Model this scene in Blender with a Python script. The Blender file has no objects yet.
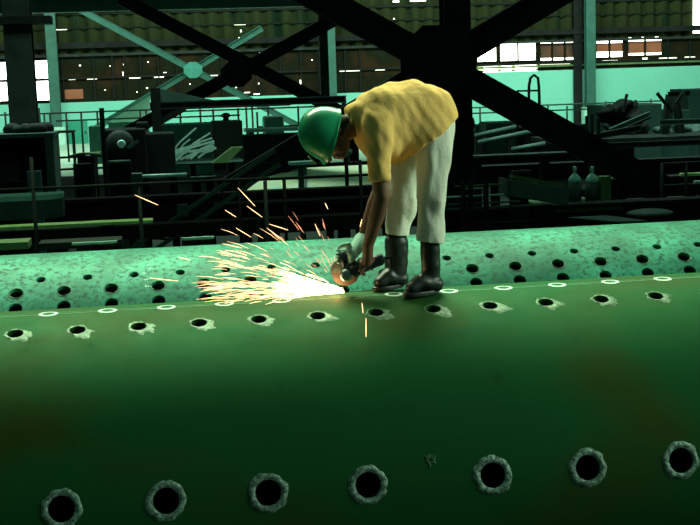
import bpy, bmesh, math, random
from mathutils import Vector as V, Matrix, Quaternion, noise
random.seed(7)
PI = math.pi
scene = bpy.context.scene
COL = scene.collection

# ------------------------------------------------------------------ camera
F_PX = 1278.2
R1, R2 = 0.8934, 0.8911
Z0 = 2*R1                       # crest height of the near drum
CAM = V((0, -5.9911, Z0+1.0277))
pi_, ya_, ro_ = math.radians(8.1887), math.radians(8.2101), math.radians(1.8841)
FW = V((math.sin(ya_)*math.cos(pi_), math.cos(ya_)*math.cos(pi_), -math.sin(pi_)))
RT = V((math.cos(ya_), -math.sin(ya_), 0)); UP = RT.cross(FW)
IX = RT*math.cos(ro_) - UP*math.sin(ro_)
IY = RT*math.sin(ro_) + UP*math.cos(ro_)
cd = bpy.data.cameras.new('camera'); cam = bpy.data.objects.new('camera', cd); COL.objects.link(cam)
m3 = Matrix((IX, IY, -FW)).transposed()
cam.matrix_world = Matrix.Translation(CAM) @ m3.to_4x4()
cd.sensor_width = 36; cd.lens = F_PX/700*36; cd.clip_end = 300
scene.camera = cam

def at(px, py, Y):
    """point of the plane y=Y seen at a picture position"""
    d = FW + IX*((px-350)/F_PX) - IY*((py-262.5)/F_PX)
    return CAM + d*((Y-CAM.y)/d.y)
def mpp(Y):                      # metres per picture unit at plane Y
    return (Y-CAM.y)/F_PX

# ------------------------------------------------------------------ materials
MATS = {}
def mat(name, c1, c2=None, scale=8.0, rough=0.6, metal=0.0, bump=0.0, bscale=None, detail=6, emit=None, strength=0, c3=None, spec=0.5, stretch=None, coat=0):
    m = bpy.data.materials.new(name); m.use_nodes = True
    nt = m.node_tree; b = nt.nodes['Principled BSDF']
    b.inputs['Roughness'].default_value = rough; b.inputs['Metallic'].default_value = metal
    b.inputs['Specular IOR Level'].default_value = spec
    b.inputs['Coat Weight'].default_value = coat
    tc = nt.nodes.new('ShaderNodeTexCoord'); mp = nt.nodes.new('ShaderNodeMapping')
    nt.links.new(tc.outputs['Object'], mp.inputs['Vector'])
    if stretch: mp.inputs['Scale'].default_value = stretch
    n = nt.nodes.new('ShaderNodeTexNoise'); n.inputs['Scale'].default_value = scale; n.inputs['Detail'].default_value = detail
    nt.links.new(mp.outputs[0], n.inputs['Vector'])
    r = nt.nodes.new('ShaderNodeValToRGB')
    c2 = c2 or c1
    r.color_ramp.elements[0].position = 0.32; r.color_ramp.elements[1].position = 0.68
    r.color_ramp.elements[0].color = (*c1, 1); r.color_ramp.elements[1].color = (*c2, 1)
    if c3:
        e = r.color_ramp.elements.new(0.5); e.color = (*c3, 1)
    nt.links.new(n.outputs['Fac'], r.inputs['Fac']); nt.links.new(r.outputs[0], b.inputs['Base Color'])
    if bump:
        n2 = nt.nodes.new('ShaderNodeTexNoise'); n2.inputs['Scale'].default_value = bscale or scale*4; n2.inputs['Detail'].default_value = 5
        nt.links.new(mp.outputs[0], n2.inputs['Vector'])
        bp = nt.nodes.new('ShaderNodeBump'); bp.inputs['Strength'].default_value = bump; bp.inputs['Distance'].default_value = 0.02
        nt.links.new(n2.outputs['Fac'], bp.inputs['Height']); nt.links.new(bp.outputs[0], b.inputs['Normal'])
    if emit:
        b.inputs['Emission Color'].default_value = (*emit, 1); b.inputs['Emission Strength'].default_value = strength
    MATS[name] = m
    return m

def layered(name, base, second, spots, rough, metal, s_big, s_spot, thr, bump=0.15, stretch=(1, 1, 1), third=None, spec=0.5):
    """mottled scaly steel: broad clouds of two colours plus small dark specks"""
    m = mat(name, base, second, scale=s_big, rough=rough, metal=metal, stretch=stretch, c3=third, spec=spec)
    nt = m.node_tree; b = nt.nodes['Principled BSDF']
    ramp = [n for n in nt.nodes if n.type == 'VALTORGB'][0]
    mp = [n for n in nt.nodes if n.type == 'MAPPING'][0]
    n = nt.nodes.new('ShaderNodeTexNoise'); n.inputs['Scale'].default_value = s_spot; n.inputs['Detail'].default_value = 8; n.inputs['Roughness'].default_value = .65
    tc = [q for q in nt.nodes if q.type == 'TEX_COORD'][0]
    nt.links.new(tc.outputs['Object'], n.inputs['Vector'])
    r = nt.nodes.new('ShaderNodeValToRGB'); r.color_ramp.elements[0].position = thr; r.color_ramp.elements[1].position = thr+.14
    r.color_ramp.elements[0].color = (0, 0, 0, 1); r.color_ramp.elements[1].color = (1, 1, 1, 1)
    nt.links.new(n.outputs['Fac'], r.inputs['Fac'])
    mx = nt.nodes.new('ShaderNodeMixRGB'); mx.inputs['Color1'].default_value = (*spots, 1)
    nt.links.new(r.outputs[0], mx.inputs['Fac']); nt.links.new(ramp.outputs[0], mx.inputs['Color2'])
    nt.links.new(mx.outputs[0], b.inputs['Base Color'])
    rr = nt.nodes.new('ShaderNodeMapRange'); rr.inputs['To Min'].default_value = rough+.2; rr.inputs['To Max'].default_value = rough-.08
    nt.links.new(n.outputs['Fac'], rr.inputs['Value']); nt.links.new(rr.outputs[0], b.inputs['Roughness'])
    bp = nt.nodes.new('ShaderNodeBump'); bp.inputs['Strength'].default_value = bump; bp.inputs['Distance'].default_value = .01
    nt.links.new(n.outputs['Fac'], bp.inputs['Height']); nt.links.new(bp.outputs[0], b.inputs['Normal'])
    return m

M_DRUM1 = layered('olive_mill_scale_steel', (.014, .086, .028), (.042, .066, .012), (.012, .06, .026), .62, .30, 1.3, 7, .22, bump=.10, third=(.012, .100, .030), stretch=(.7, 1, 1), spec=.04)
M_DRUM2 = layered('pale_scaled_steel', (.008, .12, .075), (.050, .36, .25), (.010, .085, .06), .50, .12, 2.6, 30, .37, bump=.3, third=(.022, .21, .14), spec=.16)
M_RING = layered('ground_bare_steel', (.14, .26, .21), (.35, .52, .45), (.08, .12, .10), .42, .35, 22, 60, .42, bump=.6)
M_RINGA = layered('torch_cut_scale', (.03, .12, .05), (.11, .24, .11), (.02, .08, .035), .4, .3, 20, 50, .46, bump=.5)
M_CHALK = mat('white_chalk', (.78, .95, .88), (.6, .85, .75), 60, rough=.9)
M_CHALKF = mat('faint_chalk', (.12, .34, .2), (.22, .5, .34), 30, rough=.9)
M_DARK = mat('sooty_steel', (.010, .018, .015), (.022, .034, .028), 3, rough=.7, bump=.1, spec=.2)
M_BLACK = mat('black_steel', (.004, .007, .006), (.010, .014, .012), 3, rough=.75, spec=.15)
M_RUSTBLK = mat('dark_rusty_steel', (.014, .007, .007), (.030, .018, .014), 4, rough=.8, spec=.15)
M_GREY = mat('dull_green_steel', (.04, .085, .07), (.065, .13, .105), 4, rough=.6, bump=.1, spec=.3)
M_TEALP = mat('teal_painted_steel', (.03, .20, .15), (.05, .26, .20), 3, rough=.5)
M_COLTEAL = mat('teal_painted_column', (.012, .085, .062), (.02, .12, .085), 3, rough=.6)
M_PALE = mat('pale_sheet_metal', (.36, .68, .56), (.5, .8, .68), 6, rough=.4, metal=.2)
M_STRIP = mat('pale_bent_sheet', (.45, .80, .66), (.62, .92, .8), 6, rough=.5)
M_PALEG = mat('pale_green_paint_and_light', (.55, .80, .34), (.34, .60, .20), 14, rough=.8, stretch=(1, 1, 1))  # also holds the light caught by the left beam's flange
M_SLAB = mat('mottled_tank_plate', (.75, .92, .70), (.50, .78, .60), 3, rough=.5, c3=(.85, .88, .50), metal=.1)
M_OLIVE = mat('olive_painted_steel', (.05, .12, .04), (.09, .17, .05), 3, rough=.7)
M_RUST = mat('rusty_panel', (.13, .04, .018), (.04, .025, .012), 2, rough=.8)
M_GLOW = mat('daylit_pane', (1, 1, .95), rough=.4, emit=(.95, 1, .88), strength=5.0)
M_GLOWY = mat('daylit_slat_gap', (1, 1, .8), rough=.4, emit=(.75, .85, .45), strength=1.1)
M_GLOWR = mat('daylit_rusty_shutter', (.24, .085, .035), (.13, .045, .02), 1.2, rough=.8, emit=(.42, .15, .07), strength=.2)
M_GAP = mat('daylight_through_gaps', (1, 1, 1), emit=(.95, 1, .75), strength=2.2)

# ------------------------------------------------------------------ object helpers
def tag(o, label=None, cat=None, group=None, kind=None):
    if label: o['label'] = label
    if cat: o['category'] = cat
    if group: o['group'] = group
    if kind: o['kind'] = kind
    return o
def thing(name, label, cat, loc, group=None):
    o = bpy.data.objects.new(name, None); COL.objects.link(o); o.location = loc; o.empty_display_size = .1
    return tag(o, label, cat, group)
def link(name, me, m, parent=None, smooth=False):
    o = bpy.data.objects.new(name, me); COL.objects.link(o)
    me.materials.clear(); me.materials.append(m)
    if smooth:
        for p in me.polygons: p.use_smooth = True
    if parent is not None:
        o.parent = parent
        o.matrix_parent_inverse = Matrix.Translation(parent.location).inverted()
        if parent.parent is not None:
            o.matrix_parent_inverse = Matrix.Identity(4)
            # parent mesh sits at its thing's frame with world coordinates baked in
    return o

def basis(d, up=V((0, 0, 1))):
    d = d.normalized(); s = d.cross(up)
    if s.length < 1e-4: s = d.cross(V((0, 1, 0)))
    s.normalize(); u = s.cross(d).normalized()
    return d, s, u

class MB:
    def __init__(self): self.bm = bmesh.new()
    def quadbox(self, P):
        vs = [self.bm.verts.new(p) for p in P]
        for f in ((0, 3, 2, 1), (4, 5, 6, 7), (0, 1, 5, 4), (1, 2, 6, 5), (2, 3, 7, 6), (3, 0, 4, 7)):
            self.bm.faces.new([vs[i] for i in f])
        return self
    def box(self, a, b):
        x0, x1 = sorted((a[0], b[0])); y0, y1 = sorted((a[1], b[1])); z0, z1 = sorted((a[2], b[2]))
        return self.quadbox([(x0, y0, z0), (x1, y0, z0), (x1, y1, z0), (x0, y1, z0), (x0, y0, z1), (x1, y0, z1), (x1, y1, z1), (x0, y1, z1)])
    def bar(self, p, q, w, h, up=V((0, 0, 1)), off=(0, 0)):
        p, q = V(p), V(q); d, s, u = basis(q-p, up)
        c = s*off[0]+u*off[1]; a, b = s*(w/2), u*(h/2)
        P = [p+c-a-b, p+c+a-b, p+c+a+b, p+c-a+b]; Q = [x+(q-p) for x in P]
        vs = [self.bm.verts.new(x) for x in P+Q]
        for f in ((0, 1, 2, 3), (7, 6, 5, 4), (1, 0, 4, 5), (2, 1, 5, 6), (3, 2, 6, 7), (0, 3, 7, 4)):
            self.bm.faces.new([vs[i] for i in f])
        return self
    def ibeam(self, p, q, w, h, t=.02, up=V((0, 0, 1))):
        self.bar(p, q, w, t, up, (0, h/2-t/2)); self.bar(p, q, w, t, up, (0, -h/2+t/2)); self.bar(p, q, t, h-2*t, up)
        return self
    def tube(self, pts, r, n=8, caps=True):
        pts = [V(p) for p in pts]; rings = []
        for i, p in enumerate(pts):
            d = (pts[min(i+1, len(pts)-1)]-pts[max(i-1, 0)])
            d, s, u = basis(d, V((0, .02, 1)))
            rr = r[i] if isinstance(r, (list, tuple)) else r
            rings.append([self.bm.verts.new(p+(s*math.cos(2*PI*k/n)+u*math.sin(2*PI*k/n))*rr) for k in range(n)])
        for a, b in zip(rings, rings[1:]):
            for k in range(n): self.bm.faces.new((a[k], a[(k+1) % n], b[(k+1) % n], b[k]))
        if caps:
            self.bm.faces.new(rings[0][::-1]); self.bm.faces.new(rings[-1])
        return self
    def lathe(self, p, q, prof, n=24):
        """prof: list of (fraction along p-q, radius)"""
        p, q = V(p), V(q); d, s, u = basis(q-p); L = (q-p).length; rings = []
        for t, r in prof:
            c = p+d*(t*L)
            rings.append([self.bm.verts.new(c+(s*math.cos(2*PI*k/n)+u*math.sin(2*PI*k/n))*max(r, 1e-4)) for k in range(n)])
        for a, b in zip(rings, rings[1:]):
            for k in range(n): self.bm.faces.new((a[k], a[(k+1) % n], b[(k+1) % n], b[k]))
        self.bm.faces.new(rings[0][::-1]); self.bm.faces.new(rings[-1])
        return self
    def prism(self, pts, d):
        """flat outline pushed by the vector d"""
        a = [self.bm.verts.new(p) for p in pts]; b = [self.bm.verts.new(V(p)+V(d)) for p in pts]; n = len(pts)
        self.bm.faces.new(a[::-1]); self.bm.faces.new(b)
        for i in range(n): self.bm.faces.new((a[i], a[(i+1) % n], b[(i+1) % n], b[i]))
        return self
    def mesh(self, name):
        bmesh.ops.recalc_face_normals(self.bm, faces=self.bm.faces)
        me = bpy.data.meshes.new(name); self.bm.to_mesh(me); self.bm.free(); return me
    def build(self, name, m, parent=None, smooth=False, bevel=0):
        o = link(name, self.mesh(name), m, parent, smooth)
        if bevel:
            b = o.modifiers.new('bevel', 'BEVEL'); b.width = bevel; b.segments = 2; b.limit_method = 'ANGLE'
        return o
    def single(self, name, m, label, cat, group=None, kind=None, **k):
        return tag(self.build(name, m, None, **k), label, cat, group, kind)

# ------------------------------------------------------------------ the two drums
def surf(x, t, R, yc, zc, lift=0):
    return V((x, yc-(R+lift)*math.sin(t), zc+(R+lift)*math.cos(t)))
def drum(name, label, R, yc, zc, x0, x1, holes, m):
    t = thing(name, label, 'steel drum', (0, yc, 0), 'riveting drums lying side by side' if 0 else None)
    bm = bmesh.new(); n = 320
    rings = []
    for x, rr in ((x0, R), (x1, R), (x1, R-.022), (x0, R-.022)):
        rings.append([bm.verts.new((x, yc-rr*math.sin(2*PI*k/n), zc+rr*math.cos(2*PI*k/n))) for k in range(n)])
    for i in range(4):
        a, b = rings[i], rings[(i+1) % 4]
        for k in range(n): bm.faces.new((a[k], a[(k+1) % n], b[(k+1) % n], b[k]))
    bmesh.ops.recalc_face_normals(bm, faces=bm.faces)
    me = bpy.data.meshes.new('shell'); bm.to_mesh(me); bm.free()
    o = bpy.data.objects.new('shell_tmp', me); COL.objects.link(o)
    cb = MB()
    for (x, th, r) in holes:
        cb.lathe(surf(x, th, R, yc, zc, -.12), surf(x, th, R, yc, zc, .1), [(0, r), (1, r)], 28)
    cme = cb.mesh('cut'); co = bpy.data.objects.new('cut', cme); COL.objects.link(co)
    md = o.modifiers.new('b', 'BOOLEAN'); md.object = co; md.operation = 'DIFFERENCE'; md.solver = 'EXACT'
    dg = bpy.context.evaluated_depsgraph_get()
    nm = bpy.data.meshes.new_from_object(o.evaluated_get(dg))
    bpy.data.objects.remove(o); bpy.data.objects.remove(co)
    so = link('shell', nm, m, t)
    for p in nm.polygons:
        p.use_smooth = True
    nm.set_sharp_from_angle(angle=math.radians(30))
    for x, s in ((x0, 1), (x1, -1)):
        MB().lathe((x+.03*s, yc, zc), (x+.05*s, yc, zc), [(0, R-.024), (1, R-.024)], 96).build('end_plate', m, t)
    return t
def ring(t, name, x, th, R, yc, zc, ri, ro, m, seed, bulge=0, irr=.12, lift=.0025, label=None):
    bm = bmesh.new(); n = 48; rows = []
    for k in range(n):
        a = 2*PI*k/n; ca, sa = math.cos(a), math.sin(a)
        nz = noise.noise(V((ca*2.1+seed*3.7, sa*2.1, seed)))+.5*noise.noise(V((ca*6+seed, sa*6, seed*2.)))
        o2 = ro*(1+irr*nz*1.6)
        if bulge:
            o2 += bulge*max(0, math.cos(a-(-.7)))**2*(1+.8*nz)
        row = []
        for j, (rr, lf) in enumerate(((ri*.985, 0.001), (ri+(o2-ri)*.33, lift), (ri+(o2-ri)*.7, lift), (o2, .0004))):
            u, v = ca*rr, -sa*rr
            row.append(bm.verts.new(surf(x+u, th+v/R, R, yc, zc, lf)))
        rows.append(row)
    for k in range(n):
        a, b = rows[k], rows[(k+1) % n]
        for j in range(3): bm.faces.new((a[j], a[j+1], b[j+1], b[j]))
    bmesh.ops.recalc_face_normals(bm, faces=bm.faces)
    me = bpy.data.meshes.new(name); bm.to_mesh(me); bm.free()
    o = link(name, me, m, t, True)
    if label: o['label'] = label
    return o

RAD = math.radians
ZC1 = R1; ZC2 = Z0+.0171-R2; YC2 = 2.0051
tA, tC, tB = RAD(17.687), RAD(2.755), RAD(75.26)
rowA = [-.6818+.27*i for i in range(-6, 20)]
rowB = [-.478+.4214*i for i in range(-3, 4)]+[1.3247+.4214*i for i in range(0, 6)]
holes1 = [(x, tA, .036) for x in rowA]+[(x, tB, .055) for x in rowB]
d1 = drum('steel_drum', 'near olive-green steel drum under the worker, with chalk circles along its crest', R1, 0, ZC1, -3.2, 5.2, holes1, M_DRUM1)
for i, x in enumerate(rowA): ring(d1, 'cut_rim', x, tA, R1, 0, ZC1, .036, .047, M_RINGA, i+1, bulge=.035, irr=.2)
for i, x in enumerate(rowB): ring(d1, 'ground_rim', x, tB, R1, 0, ZC1, .055, .084, M_RING, i+31, irr=.08, lift=.005, label='bright rough-ground steel rim around a hole')
ring(d1, 'weld_spot', 1.06, RAD(70), R1, 0, ZC1, .008, .022, M_RINGA, 77, irr=.5)
for i in range(-5, 20):
    x = -.5549+.27*i
    if i in (5,): continue
    ring(d1, 'chalk_circle', x, tC, R1, 0, ZC1, .028, .0445, M_CHALK, i+51, irr=.05, lift=.0015)
# scribed line along the crest and small chalk scribbles
def stroke(t, pts, w, R, yc, zc, m, name='chalk_stroke'):
    bm = bmesh.new(); prev = None
    for i, (x, th) in enumerate(pts):
        nx, nt = pts[min(i+1, len(pts)-1)]; px, pt = pts[max(i-1, 0)]
        d = V((nx-px, (nt-pt)*R, 0)).normalized(); s = V((-d.y, d.x, 0))*w/2
        a = bm.verts.new(surf(x+s.x, th+s.y/R, R, yc, zc, .0012)); b = bm.verts.new(surf(x-s.x, th-s.y/R, R, yc, zc, .0012))
        if prev: bm.faces.new((prev[0], a, b, prev[1]))
        prev = (a, b)
    bmesh.ops.recalc_face_normals(bm, faces=bm.faces)
    me = bpy.data.meshes.new(name); bm.to_mesh(me); bm.free(); return link(name, me, m, t)
stroke(d1, [(-3.1+.2*i, tC+RAD(.9)) for i in range(42)], .006, R1, 0, ZC1, M_CHALKF, 'scribed_line')
stroke(d1, [(-3.1+.2*i, tC-RAD(.8)) for i in range(42)], .003, R1, 0, ZC1, M_CHALKF, 'scribed_line')
for k, (u, v) in enumerate(((0, 0), (.025, .3), (.07, .1), (.09, -.1))):
    x = .80+u
    stroke(d1, [(x, tC+RAD(2.6+v)), (x+.018, tC+RAD(3.1+v))], .005, R1, 0, ZC1, M_CHALKF)

r1x = [-.7376+.2702*i for i in range(-7, 20)]; r2x = [-.8713+.2702*i for i in range(-7, 20)]
t1, t2, t3 = RAD(26.9), RAD(34.33), RAD(41.9)
holes2 = [(x, t1, .028) for x in r1x]+[(x, t2, .039) for x in r2x]+[(x, t3, .039) for x in r2x]
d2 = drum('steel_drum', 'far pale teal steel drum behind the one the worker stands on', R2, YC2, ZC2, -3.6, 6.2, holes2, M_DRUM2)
for i, x in enumerate(r2x): ring(d2, 'cut_rim', x, t2, R2, YC2, ZC2, .039, .044, M_RINGA, i+101, irr=.1)
def sx2(px, py): # drum-two surface position of a picture point, by marching theta
    best = None
    for k in range(0, 500):
        th = RAD(-10+k*.12); y = YC2-R2*math.sin(th); p = at(px, py, y); z = ZC2+R2*math.cos(th)
        if best is None or abs(p.z-z) < best[0]: best = (abs(p.z-z), p.x, th)
    return best[1], best[2]
for a, b in (((148, 265), (148.5, 287)), ((144, 280), (150, 279)), ((150, 268), (151, 287)), ((144, 272), (146, 287))):
    stroke(d2, [sx2(*a), sx2(*b)], .006, R2, YC2, ZC2, M_CHALK)
for px in range(-2, 5, 2):
    tag(MB().box((px, YC2-.1, 0), (px+.4, YC2+.1, ZC2-R2-.002)).build('bearing_plate', M_DARK), 'flat steel bearing plate under the far teal drum', 'plate', 'bearing plates under the far drum')

# ------------------------------------------------------------------ organic shapes by voxel remesh
def ell(bm, c, r, rot=None, n=14):
    g = bmesh.ops.create_uvsphere(bm, u_segments=n*2, v_segments=n, radius=1)
    M = Matrix.Translation(V(c)) @ (rot.to_4x4() if rot else Matrix.Identity(4)) @ Matrix.Diagonal((*r, 1))
    bmesh.ops.transform(bm, matrix=M, verts=g['verts'])
def cap(bm, p, q, r0, r1, wide=1.0, axis=None):
    """tapered capsule as a loft of rings with round ends; wide stretches it along `axis`"""
    p, q = V(p), V(q); d = (q-p).normalized(); L = (q-p).length
    ax = V(axis or (0, 1, 0)); s = (ax-d*ax.dot(d)).normalized(); u = s.cross(d)
    n = 20; rings = []; K = 5
    prof = [(-r0*math.sin(a), r0*math.cos(a)) for a in [PI/2*(1-i/K)*.98 for i in range(K)]]
    prof += [(L*i/4, r0+(r1-r0)*i/4) for i in range(5)]
    prof += [(L+r1*math.sin(a), r1*math.cos(a)) for a in [PI/2*(i+1)/K*.98 for i in range(K)]]
    for z, r in prof:
        rings.append([bm.verts.new(p+d*z+s*(math.cos(2*PI*k/n)*r*wide)+u*(math.sin(2*PI*k/n)*r)) for k in range(n)])
    for a, b in zip(rings, rings[1:]):
        for k in range(n): bm.faces.new((a[k], a[(k+1) % n], b[(k+1) % n], b[k]))
    bm.faces.new(rings[0][::-1]); bm.faces.new(rings[-1])
def chain(bm, pts, wide=1.0, axis=None):
    for (p, r), (q, s) in zip(pts, pts[1:]): cap(bm, p, q, r, s, wide, axis)
def blob(bm, voxel, smooth=6, fold=None):
    bmesh.ops.recalc_face_normals(bm, faces=bm.faces)
    me = bpy.data.meshes.new('tmp'); bm.to_mesh(me); bm.free()
    o = bpy.data.objects.new('tmp', me); COL.objects.link(o)
    r = o.modifiers.new('r', 'REMESH'); r.mode = 'VOXEL'; r.voxel_size = voxel
    if smooth:
        s = o.modifiers.new('s', 'SMOOTH'); s.iterations = smooth; s.factor = .5
    dg = bpy.context.evaluated_depsgraph_get()
    nm = bpy.data.meshes.new_from_object(o.evaluated_get(dg)); bpy.data.objects.remove(o)
    if fold:
        b2 = bmesh.new(); b2.from_mesh(nm); b2.normal_update()
        mv = [(v, v.normal*fold(v.co)) for v in b2.verts]
        for v, d in mv: v.co += d
        b2.to_mesh(nm); b2.free()
    return nm
def cut(me, planes):
    b = bmesh.new(); b.from_mesh(me)
    for co, no in planes:
        bmesh.ops.bisect_plane(b, geom=b.verts[:]+b.edges[:]+b.faces[:], plane_co=co, plane_no=no, clear_outer=True)
    b.to_mesh(me); b.free(); return me
def joined(meshes, name):
    b = bmesh.new()
    for m in meshes: b.from_mesh(m)
    me = bpy.data.meshes.new(name); b.to_mesh(me); b.free(); return me

M_SKIN = mat('brown_skin', (.17, .075, .045), (.21, .095, .055), 30, rough=.55, bump=.1)
M_SHIRT = mat('yellow_cotton', (.93, .57, .20), (.86, .50, .15), 5, rough=.9, bump=.15, bscale=60, spec=.1)
M_TROU = mat('off_white_cotton', (.80, .78, .68), (.70, .70, .60), 5, rough=.9, bump=.2, bscale=50, spec=.1)
M_BOOT = mat('black_rubber', (.010, .015, .014), (.018, .025, .023), 8, rough=.45)
M_HELM = mat('green_helmet_plastic', (.005, .30, .13), (.01, .36, .16), 3, rough=.28, coat=.4)
M_HAIR = mat('black_hair', (.006, .006, .006), (.012, .01, .01), 80, rough=.7)
M_GLOVE = mat('pale_work_glove', (.20, .42, .34), (.32, .52, .44), 30, rough=.8)
M_EYE = mat('dark_eye', (.02, .015, .01), rough=.2)
M_BRIMBAR = mat('pale_brim_bar', (.45, .6, .3), rough=.6)

W = thing('person', 'worker in green hard hat, yellow shirt and pale trousers bent over a sparking grinder', 'person', (at(412, 292, .02).x, 0, Z0))
P = at
# joints
hipN, kneeN, ankN = P(438, 122, -.06), P(431, 188, -.10), P(430.5, 272, -.09)
hipF, kneeF, ankF = P(422, 124, .12), P(403, 190, .10), P(394, 268, .12)
waist = P(424, 112, .03); chest = P(382, 120, -.03); neckb = P(357, 122, -.06)
shN, shF = P(375, 127, -.18), P(376, 122, .12)
elbN, wrN = P(382.5, 196, -.20), P(368, 246, -.10)
elbF, wrF = P(380, 190, .14), P(362, 240, .10)
# grinder frame
gr_rear, gr_head = P(384, 258, -.03), P(346, 274.5, -.02)
gd = (gr_head-gr_rear).normalized()
# head frame
hc = P(327, 133.5, -.10)
cv = V((-.90, -.10, .36)).normalized(); fv = V((-.34, -.34, -.92)); fv = (fv-cv*fv.dot(cv)).normalized(); sv = cv.cross(fv)
HM = Matrix((fv, sv, cv)).transposed()      # local x=face, y=side, z=crown
def H(x, y, z): return hc+fv*x+sv*y+cv*z

def grip(bm, c, ax, r, palm_dir, thumb_side=1, width=.080, rf=.0092):
    """hand closed round a bar: centre c, bar axis ax, palm on palm_dir"""
    ax = ax.normalized(); pd = (palm_dir-ax*palm_dir.dot(ax)).normalized(); sd = ax.cross(pd)
    def arc(a, rr): return pd*math.cos(a)*rr+sd*math.sin(a)*rr
    R = r+rf
    lens = (0.90, 1.0, .95, .80)
    for i in range(4):
        o = ax*((i-1.5)*width/4)
        pts = [c+o+arc(a*lens[i], R+ex) for a, ex in ((.5, .004), (1.35, .004), (2.35, .001), (3.2, 0))]
        chain(bm, [(pts[0], rf*1.05), (pts[1], rf), (pts[2], rf*.92), (pts[3], rf*.8)])
        cap(bm, c+o*.9+arc(-.5, R+.010), pts[0], rf*1.25, rf*1.1)
    k = c+arc(-.55, R+.012)
    cap(bm, k-ax*width*.30, k+ax*width*.30, .017, .017)
    th0 = c+ax*(thumb_side*width*.55)+arc(-.9, R+.008)
    chain(bm, [(th0-ax*thumb_side*.02, .014), (th0+arc(-1.5, .012), .0115), (c+ax*(thumb_side*width*.50)+arc(-1.9, R), .010), (c+ax*(thumb_side*width*.42)+arc(-2.6, R), .0085)])
    return c+arc(-.6, R+.02)
bm = bmesh.new()
# skull, jaw, face
ell(bm, H(0, 0, .015), (.098, .076, .09), HM); ell(bm, H(.035, 0, -.055), (.058, .056, .062), HM)
ell(bm, H(.075, 0, -.095), (.022, .026, .018), HM)
cap(bm, H(.092, 0, -.005), H(.112, 0, -.038), .009, .014)
ell(bm, H(.086, 0, .012), (.014, .052, .012), HM)
ell(bm, H(.094, 0, -.068), (.010, .024, .007), HM); ell(bm, H(.091, 0, -.080), (.010, .021, .007), HM)
for s in (-1, 1):
    ell(bm, H(-.008, s*.077, -.015), (.018, .009, .032), HM); ell(bm, H(.07, s*.045, -.035), (.02, .02, .018), HM)
neck0 = H(-.03, 0, -.06)
chain(bm, [(neck0, .055), (neckb, .060), (chest, .08)], 1.0)
chain(bm, [(chest, .085), (waist, .07), ((hipN+hipF)/2+V((-.02, 0, -.02)), .07)], 1.2)
for sh, el, wr in ((shN, elbN, wrN), (shF, elbF, wrF)):
    chain(bm, [(chest, .05), (sh+V((.03, 0, -.02)), .045), ((sh+el)/2, .043), (el, .037), (el+(wr-el)*.3, .039), (wr, .025)])
for h, k, a in ((hipN, kneeN, ankN), (hipF, kneeF, ankF)):
    chain(bm, [(h+V((-.02, 0, -.04)), .065), (k, .048), (k+(a-k)*.35, .034), (a, .022)])
    cap(bm, a, a+V((-.05, -.01, -.035)), .021, .018)
gc = gr_rear+(gr_head-gr_rear)*.42
kN = grip(bm, gc, gd, .026, V((.35, -.35, .75)), 1)
chain(bm, [(wrN, .027), (kN, .024)], 1.2)
body = blob(bm, .0055, 3)
body = link('body', body, M_SKIN, W, True)
for s in (-1, 1):
    b = bmesh.new(); ell(b, H(.083, s*.03, -.012), (.011, .012, .009), HM, 8)
    me = bpy.data.meshes.new('eye'); b.to_mesh(me); b.free(); link('eye', me, M_EYE, W, True)
# gloved far hand on the side handle
hb0, hb1 = gr_head+V((-.005, .02, .035)), P(343, 252, .03)
bm = bmesh.new(); kF = grip(bm, (hb0+hb1)/2+V((0, 0, .018)), hb1-hb0, .017, V((.9, .2, .3)), 1, rf=.011)
chain(bm, [(wrF, .040), (wrF+(kF-wrF)*.5, .034), (kF, .028)])
link('glove', blob(bm, .005, 2), M_GLOVE, W, True)
# hair
bm = bmesh.new(); ell(bm, H(-.035, 0, -.02), (.072, .080, .062), HM); ell(bm, H(-.065, 0, -.055), (.045, .062, .05), HM)
link('hair', blob(bm, .008, 2), M_HAIR, W, True)
# helmet
bm = bmesh.new(); n = 40; rings = []
for j in range(13):
    a = j/12*PI/2*.995
    z = -.012+.142*math.sin(a); k = math.cos(a)**.86
    rings.append([bm.verts.new(H(.0+.122*k*math.cos(t), .114*k*math.sin(t), z+.004*(1 if abs(math.sin(t)*.118*k) < .012 and math.cos(t)*k > -.8 else 0))) for t in [2*PI*i/n for i in range(n)]])
rim = [bm.verts.new(H(.0+(.128+.014*max(0, math.cos(t))**1.6)*math.cos(t), .120*math.sin(t), -.018-.014*max(0, math.cos(t)))) for t in [2*PI*i/n for i in range(n)]]
rings = [rim]+rings
for a, b in zip(rings, rings[1:]):
    for k in range(n): bm.faces.new((a[k], a[(k+1) % n], b[(k+1) % n], b[k]))
bm.faces.new(rings[-1]); bmesh.ops.recalc_face_normals(bm, faces=bm.faces)
me = bpy.data.meshes.new('hard_hat'); bm.to_mesh(me); bm.free()
hat = link('hard_hat', me, M_HELM, W, True)
sm = hat.modifiers.new('solid', 'SOLIDIFY'); sm.thickness = .004; sm.offset = 1
b = MB(); b.tube([H(.02+.0*0, -.083, -.02), H(.04, -.078, -.06), H(.06, -.05, -.105), H(.075, 0, -.118), H(.06, .05, -.105), H(.04, .078, -.06), H(.02, .083, -.02)], .0035, 6).build('chin_strap', M_HAIR, hat, True)
MB().bar(H(.118, -.05, .045), H(.140, -.054, .0), .012, .006, cv).build('brim_bar', M_BRIMBAR, hat)  # small pale bar at the front of the brim

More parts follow.
